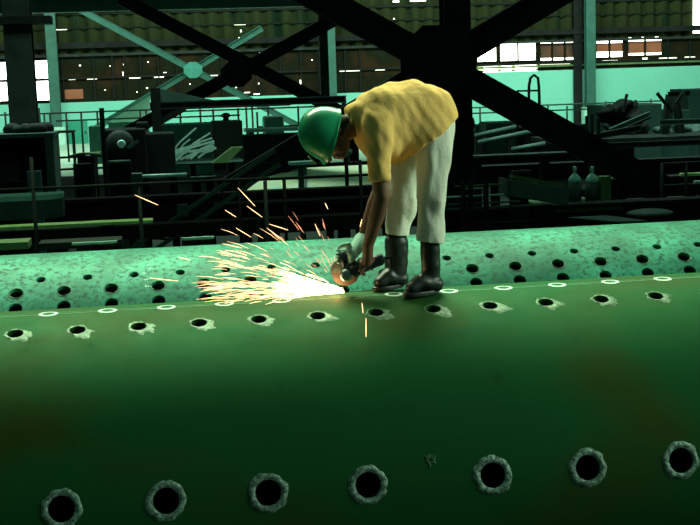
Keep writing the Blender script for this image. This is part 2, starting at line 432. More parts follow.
# shirt
def folds(amp, fr, ax=(1, 1, 1)):
    return lambda c: amp*(noise.noise(V((c.x*fr*ax[0], c.y*fr*ax[1], c.z*fr*ax[2])))+.45*noise.noise(V((c.x*fr*2.3*ax[0], c.y*fr*2.3*ax[1]+9, c.z*fr*2.3*ax[2]))))
def loft(bm, secs, Yc, sub=4, pw=2.3):
    """tube through picture sections (a, b, half width in depth, depth shift) around the plane y=Yc"""
    n = 32; S = []
    for i in range(len(secs)-1):
        f = lambda k: secs[max(0, min(len(secs)-1, k))]
        for q in range(sub):
            t = q/sub; r = []
            for c in range(len(secs[0])):
                a0, a1, a2, a3 = (f(i+k)[c] for k in (-1, 0, 1, 2))
                r.append(.5*(2*a1+(a2-a0)*t+(2*a0-5*a1+4*a2-a3)*t*t+(3*a1-a0-3*a2+a3)*t**3))
            S.append(r)
    S.append(list(secs[-1])); rings = []
    for ax, ay, bx, by, w, dy in S:
        A, B = P(ax, ay, Yc+dy), P(bx, by, Yc+dy); c = (A+B)/2; h = (A-B)/2; row = []
        for k in range(n):
            a = 2*PI*k/n; ca, sa = math.cos(a), math.sin(a); e = 2/pw
            row.append(bm.verts.new(c+h*math.copysign(abs(ca)**e, ca)+V((0, w*math.copysign(abs(sa)**e, sa), 0))))
        rings.append(row)
    for a, b in zip(rings, rings[1:]):
        for k in range(n): bm.faces.new((a[k], a[(k+1) % n], b[(k+1) % n], b[k]))
    bm.faces.new(rings[0][::-1]); bm.faces.new(rings[-1])
bm = bmesh.new()
loft(bm, [(345, 109, 350, 134, .062, -.04), (352, 101, 357, 145, .10, -.04), (362, 94, 368, 158, .165, -.03), (376, 87, 384, 165, .195, -.02), (393, 83.5, 389, 166, .195, -.01),
          (411, 81, 391, 165, .19, 0), (429, 83.5, 393, 164, .19, .01), (444, 89, 394, 163, .19, .01), (451, 99, 394, 163, .19, .01), (456, 115, 391, 165, .195, .01)], 0)
loft(bm, [(367, 104, 388, 106, .05, .04), (361, 116, 393, 118, .085, .02), (363, 132, 392.5, 134, .085, 0), (366, 150, 391, 151, .07, -.005), (368, 166, 390, 166, .058, -.01), (368.5, 182, 390, 179, .055, -.01)], -.18)
loft(bm, [(370, 108, 390, 110, .05, -.04), (368, 126, 392, 128, .075, 0), (370, 150, 391, 151, .06, 0), (372, 176, 389, 174, .05, 0)], .13)
def shirt_fold(c):
    a = folds(.010, 9, (1.3, 1, .5))(c)
    # gathers running from the shoulder and at the waist
    b = noise.noise(V(((c.x+c.z*.7)*18, c.y*5, (c.z-c.x*.5)*3)))*.011
    return a+b
shm = blob(bm, .008, 7, shirt_fold)
shirt = link('shirt', shm, M_SHIRT, W, True)
# collar band
b = MB(); pts = []
cc = P(349.5, 122, -.06); cd_ = V((-.95, 0, .15)).normalized(); _, s1, u1 = basis(cd_)
for k in range(25): pts.append(cc+(s1*math.cos(2*PI*k/24)+u1*math.sin(2*PI*k/24))*.062)
b.tube(pts, .007, 8).build('collar', M_SHIRT, shirt, True)
# trousers
bm = bmesh.new()
loft(bm, [(415, 112, 448, 108, .08, .04), (410, 124, 455, 120, .10, .03), (413, 140, 454.5, 139, .098, .01), (416, 157, 450.5, 157, .092, 0), (417, 191, 446.5, 191, .072, -.02), (417.5, 220, 443, 220, .064, -.02), (415.5, 236, 442, 236, .060, -.01), (416.5, 248, 440, 248, .055, -.01)], -.08)
loft(bm, [(412, 112, 440, 106, .08, -.04), (400, 126, 448, 118, .11, -.03), (393, 140, 446, 136, .11, -.01), (391.5, 155, 428, 158, .095, 0), (391, 175, 421, 178, .080, 0), (388.5, 203, 417, 205, .072, 0), (386, 220, 411, 222, .068, .01), (382.5, 236, 409, 237, .066, .02), (383, 248, 408, 248, .062, .02)], .11)
tr = blob(bm, .009, 6, lambda c: folds(.013, 9, (1.5, 1, .5))(c)+.009*noise.noise(V((c.x*20, c.y*8, c.z*9)))*(1.5 if c.z < Z0+.45 else .6))
cut(tr, [(P(412, 238, 0), V((-.14, 0, -1)))])
tr = link('trousers', tr, M_TROU, W, True)
sm = tr.modifiers.new('s', 'SOLIDIFY'); sm.thickness = .004; sm.offset = -1
# boots
def boot(top, ank, toe, rt, ra):
    bm = bmesh.new()
    heel = V((ank.x+.01, ank.y, ank.z))
    chain(bm, [(top, rt), ((top+ank)/2, (rt+ra)/2), (ank, ra)])
    chain(bm, [(heel+V((.008, 0, -.040)), .042), (V((ank.x, ank.y, toe.z+.02))+(toe-ank)*V((1, 1, 0)).length*0+(V((toe.x, toe.y, 0))-V((ank.x, ank.y, 0)))*.55, .037), (toe+V((0, 0, -.004)), .030)], 1.15)
    me = blob(bm, .007, 4, folds(.004, 18))
    bt = link('boot', cut(me, [(V((0, 0, toe.z-.030)), V((0, 0, -1)))]), M_BOOT, W, True)
    # sole
    zs = toe.z-.030; b = MB(); pts = []
    dv = (V((toe.x, toe.y, 0))-V((ank.x, ank.y, 0))); L = dv.length; dv.normalize(); sv_ = V((-dv.y, dv.x, 0))
    for k in range(28):
        a = 2*PI*k/28; u = math.cos(a); w = .043*math.sin(a)*(1+.1*u)
        pts.append(V((ank.x, ank.y, zs-.014))+dv*(L*.5+(L*.5+.044)*math.copysign(abs(u)**.8, u))+sv_*w)
    o = b.prism(pts, (0, 0, .020)).build('boot_sole', M_BOOT, bt, bevel=.004)
zN = Z0-.004; 
toeN = P(411.5, 289, -.13); toeN.z = Z0-.009+.052
ankn = P(431, 276, -.08); ankn.z = Z0+.085
boot(P(430, 236, -.09), ankn, toeN, .050, .044)
toeF = P(380, 284, .06); toeF.z = Z0-.004+.052
ankf = P(396, 272, .12); ankf.z = Z0+.085
boot(P(396.5, 243, .12), ankf, toeF, .060, .055)

# ------------------------------------------------------------------ grinder
M_GRB = mat('dark_grinder_plastic', (.02, .028, .04), (.03, .04, .05), 20, rough=.35)
M_GRM = mat('worn_alloy', (.25, .32, .3), (.4, .46, .44), 40, rough=.35, metal=.8)
M_DISC = mat('abrasive_disc', (.07, .05, .04), (.10, .07, .05), 80, rough=.9)
G = thing('angle_grinder', 'small dark angle grinder held on the drum crest, throwing sparks', 'power tool', (gr_head.x, gr_head.y, Z0))
MB().lathe(gr_rear, gr_rear+(gr_head-gr_rear)*.86, [(0, .014), (.03, .024), (.12, .029), (.3, .027), (.55, .025), (.7, .030), (.95, .033), (1, .028)], 20).build('motor_housing', M_GRB, G, True)
dn = V((.10, 1, .12)).normalized()             # disc axis
hp = gr_head
MB().lathe(hp-dn*.035, hp+dn*.038, [(0, .018), (.12, .028), (.5, .031), (.8, .024), (1, .016)], 20).build('gear_head', M_GRM, G, True)
dc = hp+dn*.045; rad = (dc.z-Z0)-.001
MB().lathe(dc-dn*.002, dc+dn*.002, [(0, min(rad, .068)), (1, min(rad, .068))], 40).build('grinding_disc', M_DISC, G)
# guard over the upper rear half
b = MB(); d_, s_, u_ = basis(dn); pts = []
for k in range(17):
    a = RAD(-10)+RAD(190)*k/16; pts.append((s_*math.cos(a)+u_*math.sin(a))*.074)
o_ = [dc-dn*.012+p for p in pts]; o2_ = [dc+dn*.012+p for p in pts]
bm = b.bm; va = [bm.verts.new(p) for p in o_]; vb = [bm.verts.new(p) for p in o2_]; c0 = bm.verts.new(dc-dn*.012)
for k in range(16): bm.faces.new((va[k], va[k+1], vb[k+1], vb[k])); bm.faces.new((c0, va[k], va[k+1]))
g_ = b.build('disc_guard', M_GRM, G); sm = g_.modifiers.new('s', 'SOLIDIFY'); sm.thickness = .002
MB().lathe(hb0, hb1, [(0, .008), (.2, .009), (.22, .016), (.6, .017), (.95, .017), (1, .012)], 16).build('side_handle', M_GRB, G, True)
MB().tube([gr_rear, gr_rear+V((.04, .03, -.005)), V((P(392, 268, .26).x, .26, Z0-.025)), V((.25, .44, Z0-.10)), V((.3, .70, 1.475)), V((.32, .90, 1.12)), V((.33, .96, .85)), V((.4, 1.0, .35)), V((.5, 1.0, .012))], .006, 8).build('power_cord', M_BLACK, G, True)

# ------------------------------------------------------------------ sparks
def spark_mat(name, c, s):
    return mat(name, (.02, .01, .0), emit=c, strength=s)
M_SPH = spark_mat('white_hot_steel', (1, .80, .42), 7)
M_SPW = spark_mat('yellow_hot_steel', (1, .60, .26), 3.2)
M_SPC = spark_mat('orange_hot_steel', (1, .38, .20), 1.6)
src = V((dc.x-.01, dc.y, Z0+.006))
def sliver(b, p, d, L, r):
    q = p+d*L; b.tube([p, p+d*(L*.5)+V((0, 0, .004*L/.1)), q], [r*.35, r, r*.25], 5)
bh, bw, bc = MB(), MB(), MB()
def safe(p):  # keep above the drum crest
    if abs(p.y) < R1 and p.z < ZC1+math.sqrt(R1*R1-p.y*p.y)+.002: p.z = ZC1+math.sqrt(R1*R1-p.y*p.y)+.002
    return p
for i in range(430):
    el = abs(random.gauss(0, .19)); az = random.gauss(0, .22)
    d = V((-math.cos(el), math.sin(az)*math.cos(el), math.sin(el))).normalized()
    s = random.random()**1.7*.30
    p = src+d*s+V((0, 0, abs(random.gauss(0, .008)))); L = random.uniform(.03, .09)
    sliver(bh, safe(p), d, L, random.uniform(.0013, .0027)*(1-s*1.9))
for i in range(180):
    el = abs(random.gauss(.04, .30)); az = random.gauss(0, .28)
    d = V((-math.cos(el), math.sin(az)*math.cos(el), math.sin(el))).normalized()
    s = random.uniform(.1, .62)
    p = src+d*s; d = (d+V((0, 0, -.25*s))).normalized()
    sliver(bw, safe(p), d, random.uniform(.03, .12), random.uniform(.0009, .0018))
for i in range(60):
    el = random.uniform(.0, .16); az = random.gauss(0, .10); d = V((-math.cos(el), math.sin(az)*math.cos(el), math.sin(el))).normalized()
    s = random.uniform(.15, .62)
    sliver(bw, safe(src+d*s), d, random.uniform(.06, .16), random.uniform(.0008, .0014))
for i in range(80):
    el = random.uniform(.1, 1.35); az = random.gauss(0, .35)
    d = V((-math.cos(el), math.sin(az)*math.cos(el), math.sin(el))).normalized()
    s = random.uniform(.12, .42)
    sliver(bc, safe(src+d*s), d, random.uniform(.015, .06), random.uniform(.0008, .0016))
tS = thing('spark_spray', 'dense fan of white and orange sparks streaming left from the grinding disc', 'sparks', src)
tS['kind'] = 'stuff'
for b, nm_, mm in ((bh, 'white_hot_core', M_SPH), (bw, 'yellow_streaks', M_SPW), (bc, 'orange_streaks', M_SPC)):
    o = b.build(nm_, mm, tS); o['kind'] = 'stuff'
lone = [(135, 195, 158, 205, -.05, 'long spark high at the far left, alone before the dark clutter'),
        (238, 188, 255, 206, 0, 'long spark highest above the spray, falling to the right'),
        (247, 206, 262, 217, 0, 'spark just below the highest one above the spray'),
        (225, 210, 236, 217, .05, 'short spark left of the two highest above the spray'),
        (236, 228, 251, 237, .1, 'reddish spark at the lower left over the dark gap'),
        (267, 228, 280, 238, .1, 'spark falling right above the middle of the spray'),
        (269, 224, 288, 230, .05, 'nearly flat orange spark above the middle of the spray'),
        (325, 203, 328, 209, 0, 'small steep spark below the hard hat'),
        (315, 224, 320, 236, 0, 'steep spark above the right end of the spray'),
        (362, 219, 360, 227, -.1, 'small upright spark just left of the worker\'s forearm'),
        (178, 257, 190, 260, .1, 'left one of two flat sparks before the far drum'),
        (228, 245, 242, 248, .1, 'flat spark at the top edge of the far drum'),
        (150, 278, 178, 281, 0, 'flat pale spark before the left end of the far drum'),
        (366, 318, 366, 337, -.45, 'upright spark falling in front of the near drum'),
        (362, 303, 363, 313, -.40, 'small spark falling just under the grinder')]
for (a, b_, c, d_, Y, lb) in lone:
    p, q = P(a, b_, Y), P(c, d_, Y); b = MB(); b.tube([p, (p+q)/2, q], [.0008, .0019, .001], 6)
    tag(b.build('spark', M_SPW), lb, 'spark', 'single sparks flying free of the spray')

# ------------------------------------------------------------------ hall: floor, rear wall
M_FLOOR = mat('lit_concrete', (.30, .50, .36), (.40, .62, .46), .6, rough=.85, bump=.1)  # concrete of the far floor, its lit brightness put into the colour
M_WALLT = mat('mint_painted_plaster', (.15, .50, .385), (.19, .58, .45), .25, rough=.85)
def struct(name, b, m, parent=None, **k):
    o = b.build(name, m, parent, **k)
    if parent is None: o['kind'] = 'structure'
    return o
M_FLOOR_DIM = mat('dim_concrete', (.010, .016, .013), (.025, .035, .028), .6, rough=.9, bump=.1, spec=.1)  # same concrete out of the light, the dimness put into the colour
struct('floor', MB().box((-60, -12, -.2), (90, 36, 0)), M_FLOOR_DIM)
struct('floor_far_lit', MB().box((-60, 36, -.2), (90, 64, 0)), M_FLOOR)  # floor split here to hold the painted lit stretch
YW = 60.0
# wall courses; heights from the picture
def zat(px, py, Y=YW): return at(px, py, Y).z
def xat(px, Y=YW, py=60): return at(px, py, Y).x
zL = zat(100, 101.5); zR = zat(640, 67.5); xS = xat(415)
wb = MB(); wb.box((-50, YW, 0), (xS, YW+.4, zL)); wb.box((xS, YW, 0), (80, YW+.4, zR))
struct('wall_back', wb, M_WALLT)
# upper cladding: corrugated sheet, dark
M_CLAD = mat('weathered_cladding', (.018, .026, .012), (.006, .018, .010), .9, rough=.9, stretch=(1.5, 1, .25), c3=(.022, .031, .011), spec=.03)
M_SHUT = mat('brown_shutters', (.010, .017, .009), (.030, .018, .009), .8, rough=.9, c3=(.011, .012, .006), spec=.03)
zC = zat(150, 53.5); zTop = 14
b = MB(); x = -50.
while x < 80:
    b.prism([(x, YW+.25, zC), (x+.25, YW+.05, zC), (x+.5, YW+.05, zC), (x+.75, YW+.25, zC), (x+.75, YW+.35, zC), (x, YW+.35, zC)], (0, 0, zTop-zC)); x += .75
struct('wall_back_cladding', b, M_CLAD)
# shutter band between masonry and cladding (with openings for the bright windows)
def winbox(x0, x1, py0, py1, pxr): # picture rectangle to world rectangle on the wall
    pxm = (x0+x1)/2
    return xat(x0), xat(x1), zat(pxm, py1), zat(pxm, py0)
sb = MB()
openL = [winbox(-30, 10, 62, 102, 0), winbox(29, 47.5, 60, 101, 0)]
wins = [winbox(477, 497.5, 43, 62, 0), winbox(500, 537, 42, 61, 0)]
winsb = [winbox(540, 578, 41, 60, 0), winbox(596, 624, 39, 57, 0), winbox(628, 663, 37, 55, 0)]
segs = sorted([(w[0], w[1]) for w in openL+wins+winsb]); x = -50
def bandz(xx): return zL if xx < xS else zR
for a, c in segs+[(80, 80)]:
    if a > x:
        if x < xS < a:
            sb.box((x, YW+.1, zL), (xS, YW+.2, zC)); sb.box((xS, YW+.1, zR), (a, YW+.2, zC))
        else: sb.box((x, YW+.1, bandz(x)), (a, YW+.2, zC))
    x = c
for w in openL+wins+winsb:
    zb = bandz(w[0])
    if w[2] > zb+.03: sb.box((w[0], YW+.1, zb), (w[1], YW+.2, w[2]))
    if w[3] < zC: sb.box((w[0], YW+.1, w[3]), (w[1], YW+.2, zC))
struct('wall_back_shutter_band', sb, M_SHUT)
k = 0
for w in openL+wins:
    k += 1; o = struct('window_%d' % k, MB().box((w[0], YW+.15, w[2]), (w[1], YW+.17, w[3])), M_GLOW)
    f = MB(); nx = max(1, round((w[1]-w[0])/.95)); nz = 2
    for i in range(nx+1): xx = w[0]+(w[1]-w[0])*i/nx; f.box((xx-.04, YW+.04, w[2]), (xx+.04, YW+.14, w[3]))
    for i in range(nz+1): zz = w[2]+(w[3]-w[2])*i/nz; f.box((w[0], YW+.04, zz-.03), (w[1], YW+.14, zz+.03)) if i != 1 or w in openL else None
    link('window_frame', f.mesh('window_frame'), M_SHUT, o)
for w in winsb:
    k += 1; o = struct('window_%d' % k, MB().box((w[0], YW+.17, w[2]), (w[1], YW+.18, w[3])), M_GLOW)
    h = w[3]-w[2]; bright = .10 if w is winsb[0] else .22
    s = MB(); n = 3 if w is winsb[0] else 2
    for i in range(n):
        a = w[0]+(w[1]-w[0])*i/n; c = w[0]+(w[1]-w[0])*(i+1)/n
        s.box((a+.04, YW+.12, w[2]+h*(.30 if w is winsb[1] else .12)), (c-.04, YW+.15, w[3]-h*bright))
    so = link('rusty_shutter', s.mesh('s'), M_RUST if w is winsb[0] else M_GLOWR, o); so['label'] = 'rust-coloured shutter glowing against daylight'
    f = MB()
    for i in range(n+1): xx = w[0]+(w[1]-w[0])*i/n; f.box((xx-.05, YW+.04, w[2]), (xx+.05, YW+.11, w[3]))
    link('window_frame', f.mesh('f'), M_SHUT, o)
# rust panel lit at left
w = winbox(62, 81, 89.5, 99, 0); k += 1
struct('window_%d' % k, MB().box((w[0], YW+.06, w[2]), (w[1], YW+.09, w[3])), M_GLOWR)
# yellow louvres below the right-hand windows
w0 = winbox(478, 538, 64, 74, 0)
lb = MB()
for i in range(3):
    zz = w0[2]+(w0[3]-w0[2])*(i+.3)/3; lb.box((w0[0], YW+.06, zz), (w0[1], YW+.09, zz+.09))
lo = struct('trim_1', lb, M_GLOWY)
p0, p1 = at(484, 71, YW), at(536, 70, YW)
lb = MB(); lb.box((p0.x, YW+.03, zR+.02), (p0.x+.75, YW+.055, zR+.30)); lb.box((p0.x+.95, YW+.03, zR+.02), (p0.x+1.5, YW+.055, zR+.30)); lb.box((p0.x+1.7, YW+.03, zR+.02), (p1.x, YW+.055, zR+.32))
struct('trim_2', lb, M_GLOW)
# purlins
pz = zat(240, 41); b = MB(); b.box((-50, YW-.25, pz-.14), (80, YW+.04, pz+.14)); struct('trim_3', b, M_BLACK)
b = MB(); b.box((-50, YW-.12, zC-.05), (80, YW+.04, zC+.08)); struct('trim_4', b, M_DARK)
zz = zat(150, 76); b = MB(); b.box((-50, YW-.06, zz-.05), (80, YW+.09, zz+.05)); struct('trim_5', b, M_BLACK)
zz = zat(640, 63); b = MB(); b.box((xS, YW-.06, zz-.05), (80, YW+.09, zz+.05)); struct('trim_6', b, M_OLIVE)
b = MB()
for px in (62, 93, 112, 124, 140, 158, 176, 205, 222, 240, 259, 280, 301, 318, 345, 360, 668, 690):
    xx = xat(px); b.box((xx-.035, YW-.02, bandz(xx)), (xx+.035, YW+.09, zC))
struct('trim_7', b, M_BLACK)
b = MB(); zz = zat(240, 24); b.box((-50, YW-.01, zz-.03), (80, YW+.049, zz+.03)); struct('trim_8', b, M_BLACK)
b = MB(); zz = zat(240, 10); b.box((-50, YW-.01, zz-.05), (80, YW+.049, zz+.05)); struct('trim_9', b, M_BLACK)
# daylight leaking through gaps: pinholes and slits, flush with the sheeting
b = MB()
def gap(px, py, w, h, y=YW+.02):
    p = at(px, py, y); s = mpp(y); b.box((p.x-w*s*.4, y, p.z-h*s*.3), (p.x+w*s*.4, y+.02, p.z+h*s*.3))
random.seed(3)
for px, py, w, h in ((61.5, 29.3, 13, 2), (80, 65.5, 2, 2), (124, 64.5, 2.2, 2.2), (148, 62, 1.5, 2), (72, 79.5, 8, 1), (92, 79, 12, 1.2), (135, 78, 14, 1.3), (159, 77, 12, 2),
                     (123, 74, 1, 7), (147, 88, 2, 2), (240, 24.5, 14, 1.6), (241, 31, 1.8, 3.5), (239, 38, 1.6, 1.6), (187, 25.5, 1.8, 1.8), (259, 53, 1.3, 2.5), (236, 87, 2, 3), (259, 83.5, 2, 2.5),
                     (271, 74, 16, 1.8), (300.5, 82, 1.6, 7), (300, 71, 1.5, 2), (213, 75.5, 12, 1.2), (165, 72.5, 4, 1), (322, 74, 1.5, 6), (322, 90, 1.2, 8), (350, 71, 26, 1.2), (380, 70, 12, 1),
                     (520, 26, 1.6, 7), (524, 15, 5, 1.5), (668, 58, 24, 1.2), (645, 59, 7, 4), (610, 60.5, 20, 1), (555, 64, 40, 1.2), (396, 1.5, 8, 3), (418, .5, 20, 3), (394, 19, 1.4, 3), (247, 92.5, 7, 1.5), (257, 94, 8, 1.5), (110, 66, 1.2, 1.2),
                     (172, 80, 1.2, 2), (190, 84, 1.2, 2), (205, 90, 1.2, 2), (180, 60, 1.2, 1.5), (280, 60, 1.2, 2), (288, 88, 1.2, 2.5), (105, 90, 1.5, 1.2), (137, 92, 1.2, 1.5), (312, 60, 1.2, 2), (345, 58, 1.2, 1.5), (690, 57, 14, 1)):
    gap(px, py, w, h)
gp = b.build('wall_back_daylight_gaps', M_GAP); gp['kind'] = 'structure'
b = MB(); p = at(700, 16, YW-.05); b.box((p.x-.38, YW-.05, p.z-.9), (p.x+.9, YW-.02, p.z+1.0))
b2 = b.build('window_9', M_GLOW); b2['kind'] = 'structure'; b2.scale = (1, 1, 1)  # glare at the right edge, built as a glowing pane
# wall columns
def wcol(px, w, ytop, ybot, label, m, Y=YW-.6, base=None):
    p = at(px, 60, Y); s = mpp(Y)*w
    t = thing('steel_column', label, 'column', (p.x, Y, 0), 'columns')
    zt = 12; MB().ibeam((p.x, Y, 0), (p.x, Y, zt), s, .35, .05, V((0, 1, 0))).build('shaft', m, t)
    b = MB(); b.box((p.x-s*.5, Y-.16, 0), (p.x+s*.5, Y-.12, zt)).build('face_plate', m, t)
    MB().box((p.x-s*.8, Y-.3, 0), (p.x+s*.8, Y+.25, .9 if base is None else base)).build('base', M_PALE if base is None else m, t)
    return t
wcol(52.5, 10, 0, 130, 'slender teal column on the far wall, beside the bright left window', M_COLTEAL)
wcol(329.5, 12, 0, 98, 'teal column on the far wall just above the green hard hat', M_COLTEAL)
wcol(590, 10, 0, 72, 'teal column between the two rusty-shuttered windows at the right', M_COLTEAL)
p = at(580, 60, YW-.5); MB().box((p.x-.22, YW-.2, 0), (p.x+.22, YW-.02, 9)).single('down_pipe', M_BLACK, 'black boxed downpipe left of the right-hand teal column', 'pipe')
# green door
p = at(78.5, 135, YW-.05); zd = zat(78.5, 121, YW-.1)
dr = MB().box((p.x-.47, YW-.06, 0), (p.x+.47, YW-.005, zd)).build('door_1', mat('green_door_paint', (.01, .22, .14), (.015, .27, .17), 2), None); dr['kind'] = 'structure'
link('door_handle', MB().box((p.x+.33, YW-.11, zd*.45), (p.x+.39, YW-.06, zd*.55)).mesh('h'), M_DARK, dr)
# gutter beam / crane girder across the top left
yg = 38
a, c = at(-60, 8, yg), at(303, -4, yg); zz = zat(120, 2.2, yg)
t = thing('crane_girder', 'long dark teal crane girder across the top left of the hall', 'girder', (a.x, yg, 0))
MB().ibeam((a.x-4, yg, zz+.02), (at(330, 0, yg).x, yg, zz+.02), .4, .62, .06).build('beam', M_COLTEAL, t)
MB().box((a.x-3, yg-.25, 0), (a.x-2.6, yg+.25, zz-.3)).build('support_post', M_DARK, t)
xx = at(330, 0, yg).x; MB().box((xx-.4, yg+.15, 0), (xx-.1, yg+.4, zz-.28)).build('support_post', M_DARK, t)
b = MB(); 
for (px0, px1, py) in ((34, 43, 10.3), (54, 75, 11), (78, 126, 9.5), (141, 172, 8)):
    y = YW-.3; q0, q1 = at(px0, py, y), at(px1, py, y); s = mpp(y); b.box((q0.x, y, q0.z-1.7*s), (q1.x, y+.02, q0.z+1.7*s))
gg = b.build('wall_back_eaves_gap', M_GAP); gg['kind'] = 'structure'

# ------------------------------------------------------------------ big columns and braces
def foot(px, py, Y): 
    p = at(px, py, Y); return p
# left foreground column
t = thing('steel_column', 'massive dark column at the left edge of the hall', 'column', (at(21, 60, 24).x, 24, 0), 'columns')
x = at(21, 70, 24).x
MB().ibeam((x, 24, 0), (x, 24, 7.2), .60, .5, .06, V((0, 1, 0))).build('shaft', M_DARK, t)
MB().box((x-.30, 23.7, 0), (x+.30, 23.75, 4.05)).build('face_plate', M_DARK, t)
MB().box((x-.42, 23.6, 4.25), (x+.75, 24.3, 4.42)).build('bracket', M_BLACK, t)
MB().box((x-.45, 23.55, 0), (x+.45, 24.4, .3)).build('base_plate', M_DARK, t)
# centre column
YB = 15.0
xc = at(455, 60, YB).x
t = thing('steel_column', 'broad black column at the centre, behind the stooping worker', 'column', (xc, YB, 0), 'columns')
MB().ibeam((xc, YB, 0), (xc, YB, 6.5), .42, .4, .04, V((0, 1, 0))).build('shaft', M_BLACK, t)
MB().box((xc-.22, YB-.25, 0), (xc+.22, YB-.21, 6.5)).build('face_plate', M_BLACK, t)
MB().box((xc-.34, YB-.3, 0), (xc+.34, YB+.3, .25)).build('base_plate', M_BLACK, t)
# X brace in front of it
def brace(name, label, arms, Y, w, h, m, gus, mg=None, group='crossed braces of the hall frame'):
    c = at(*gus[0], Y); t = thing(name, label, 'brace', (c.x, Y, 0), group)
    for i, (a, b_) in enumerate(arms):
        yy = Y+(i-.5)*h*1.02; p, q = at(*a, yy), at(*b_, yy)
        lo = p if p.z < q.z else q; hi = q if p.z < q.z else p
        if lo.z < 0: lo = hi+(lo-hi)*((hi.z-.02)/(hi.z-lo.z))
        MB().ibeam(lo, hi, h, w, w*.10, V((0, 0, 1))).build('diagonal', m, t)
        d, s, u = basis(hi-lo); MB().bar(lo, hi, .02, w*.86, V((0, 0, 1)), ((-h*.3), 0)).build('web_plate', m, t)
    if 'above and left' in label:
        q = at(112, 141, Y); MB().box((q.x-.15, Y-.3, 0), (q.x+.15, Y+.3, q.z+.1)).build('foot_post', m, t); q = at(352, 118, Y); MB().box((q.x-.15, Y-.3, 0), (q.x+.15, Y+.3, q.z+.1)).build('foot_post', m, t)
    gx, gz = gus[1]
    MB().prism([c+V((-gx, -h*1.1, -gz*.4)), c+V((-gx*.4, -h*1.1, -gz)), c+V((gx*.4, -h*1.1, -gz)), c+V((gx, -h*1.1, -gz*.4)), c+V((gx, -h*1.1, gz*.4)), c+V((gx*.4, -h*1.1, gz)), c+V((-gx*.4, -h*1.1, gz)), c+V((-gx, -h*1.1, gz*.4))], (0, .03, 0)).build('gusset_plate', mg or m, t)
    return t
brace('cross_brace', 'largest black X-brace, crossing behind the worker\'s back', (((290, -18), (668, 192)), ((224, 194), (600, -32))), YB-.45, .45, .18, M_BLACK, ((436, 60), (.62, .55)))
brace('cross_brace', 'dark X-brace crossing above and left of the green hard hat', (((120, -2), (352, 118)), ((345, 14), (112, 141))), 36, .42, .18, M_BLACK, ((236, 74), (.5, .42)))
brace('cross_brace', 'light teal X-brace with square gusset far behind, left of centre', (((62, 0), (355, 156)), ((262, 28), (96, 128))), 50, .27, .15, M_COLTEAL, ((193, 70), (.40, .34)), MATS['teal_painted_steel'])

# lattice stair stringer below the big brace, left
YL = 10.0
t = thing('lattice_girder', 'sloping dark lattice girder at the left, foot near the far drum', 'girder', (at(124, 250, YL).x, YL, 0))
a0, a1 = at(112, 262, YL), at(275, 150, YL); n_ = V((.05, 0, -.16))
sc = (a0.z)/(a0.z-a1.z)
a0 = a0+(a0-a1)*((a0.z-.20)/(a1.z-a0.z)) if a0.z > .2 else a0
b = MB(); b.bar(a0, a1, .06, .05).bar(a0+n_*1.1, a1+n_*1.1, .06, .05); b.build('chord', M_GREY, t)
b = MB(); N = 12
for i in range(N):
    p = a0+(a1-a0)*(i/N); q = a0+(a1-a0)*((i+1)/N)+n_*1.1
    b.bar(p, q, .03, .03); b.bar(a0+(a1-a0)*((i+1)/N)+n_*1.1, a0+(a1-a0)*((i+1)/N), .03, .03)
b.build('lacing', M_DARK, t)
b = MB(); p = at(124, 238, YL-.1); b.box((p.x-.06, YL-.25, 0), (p.x+.06, YL-.13, p.z+.08)); b.build('foot_post', M_GREY, t)
p = at(181, 208, YL-.1); MB().box((p.x-.05, YL-.2, p.z-.09), (p.x+.08, YL-.1, p.z+.05)).build('clip_plate', M_GREY, t)

# ------------------------------------------------------------------ clutter on trestles
def long_beam(name, label, cat, a, b_, Y, w, h, m, kind='box', legs=2, group=None, lm=None):
    p, q = at(*a, Y), at(*b_, Y); zz = (p.z+q.z)/2; p.z = q.z = zz
    t = thing(name, label, cat, ((p.x+q.x)/2, Y, 0), group)
    o = MB()
    if kind == 'i': o.ibeam(p, q, w, h, max(.02, h*.12))
    elif kind == 'tube': o.tube([p, q], h/2, 14)
    else: o.bar(p, q, w, h)
    o.build({'i': 'beam', 'tube': 'pipe', 'box': 'plate'}[kind], m, t, smooth=(kind == 'tube'))
    for i in range(legs):
        f = (i+.5)/legs; x = p.x+(q.x-p.x)*f; L = MB()
        L.box((x-.06, Y-w*.4, 0), (x+.06, Y-w*.4+.08, zz-h/2)); L.box((x-.06, Y+w*.4-.08, 0), (x+.06, Y+w*.4, zz-h/2)); L.box((x-.06, Y-w*.4, zz-h/2-.08), (x+.06, Y+w*.4, zz-h/2))
        L.build('trestle', lm or M_BLACK, t)
    return t
Y1 = 8.0
long_beam('flange', 'pale green plank painted as catching light, lengthwise at the left, before the dark beams', 'flange', (-30, 228), (153, 221.5), Y1, .25, .032, M_PALEG)  # stands for a beam's flange, its caught light put into the colour
long_beam('steel_beam', 'dark steel beam right behind the far drum, at the lower left', 'steel beam', (-60, 247), (30, 244), 5.2, .3, .06, M_OLIVE, group='long beams')
long_beam('steel_plate', 'short flat plate behind the far drum, left of the lattice foot', 'plate', (40, 245), (122, 241), 6, .3, .06, M_DARK)
long_beam('steel_bar', 'thin pale bar left of the lattice girder foot', 'bar', (72, 243.5), (117, 242), 5.6, .04, .02, M_PALE)
long_beam('steel_bar', 'thin pale bar right of the lattice girder foot', 'bar', (182, 239), (214, 237), 5.6, .04, .02, M_PALE)
long_beam('steel_beam', 'very long black I-beam across the hall behind the pale plank', 'steel beam', (-60, 216), (420, 201), 12.5, .3, .42, M_RUSTBLK, 'i', 4)
long_beam('steel_beam', 'long black beam under the pale slab, behind the sparks', 'steel beam', (215, 218), (445, 209), 10.5, .4, .40, M_RUSTBLK, 'i', 2)
long_beam('steel_beam', 'black beam low behind the far drum, left half', 'steel beam', (-60, 237), (420, 220), 9.3, .3, .16, M_RUSTBLK, 'box', 3)
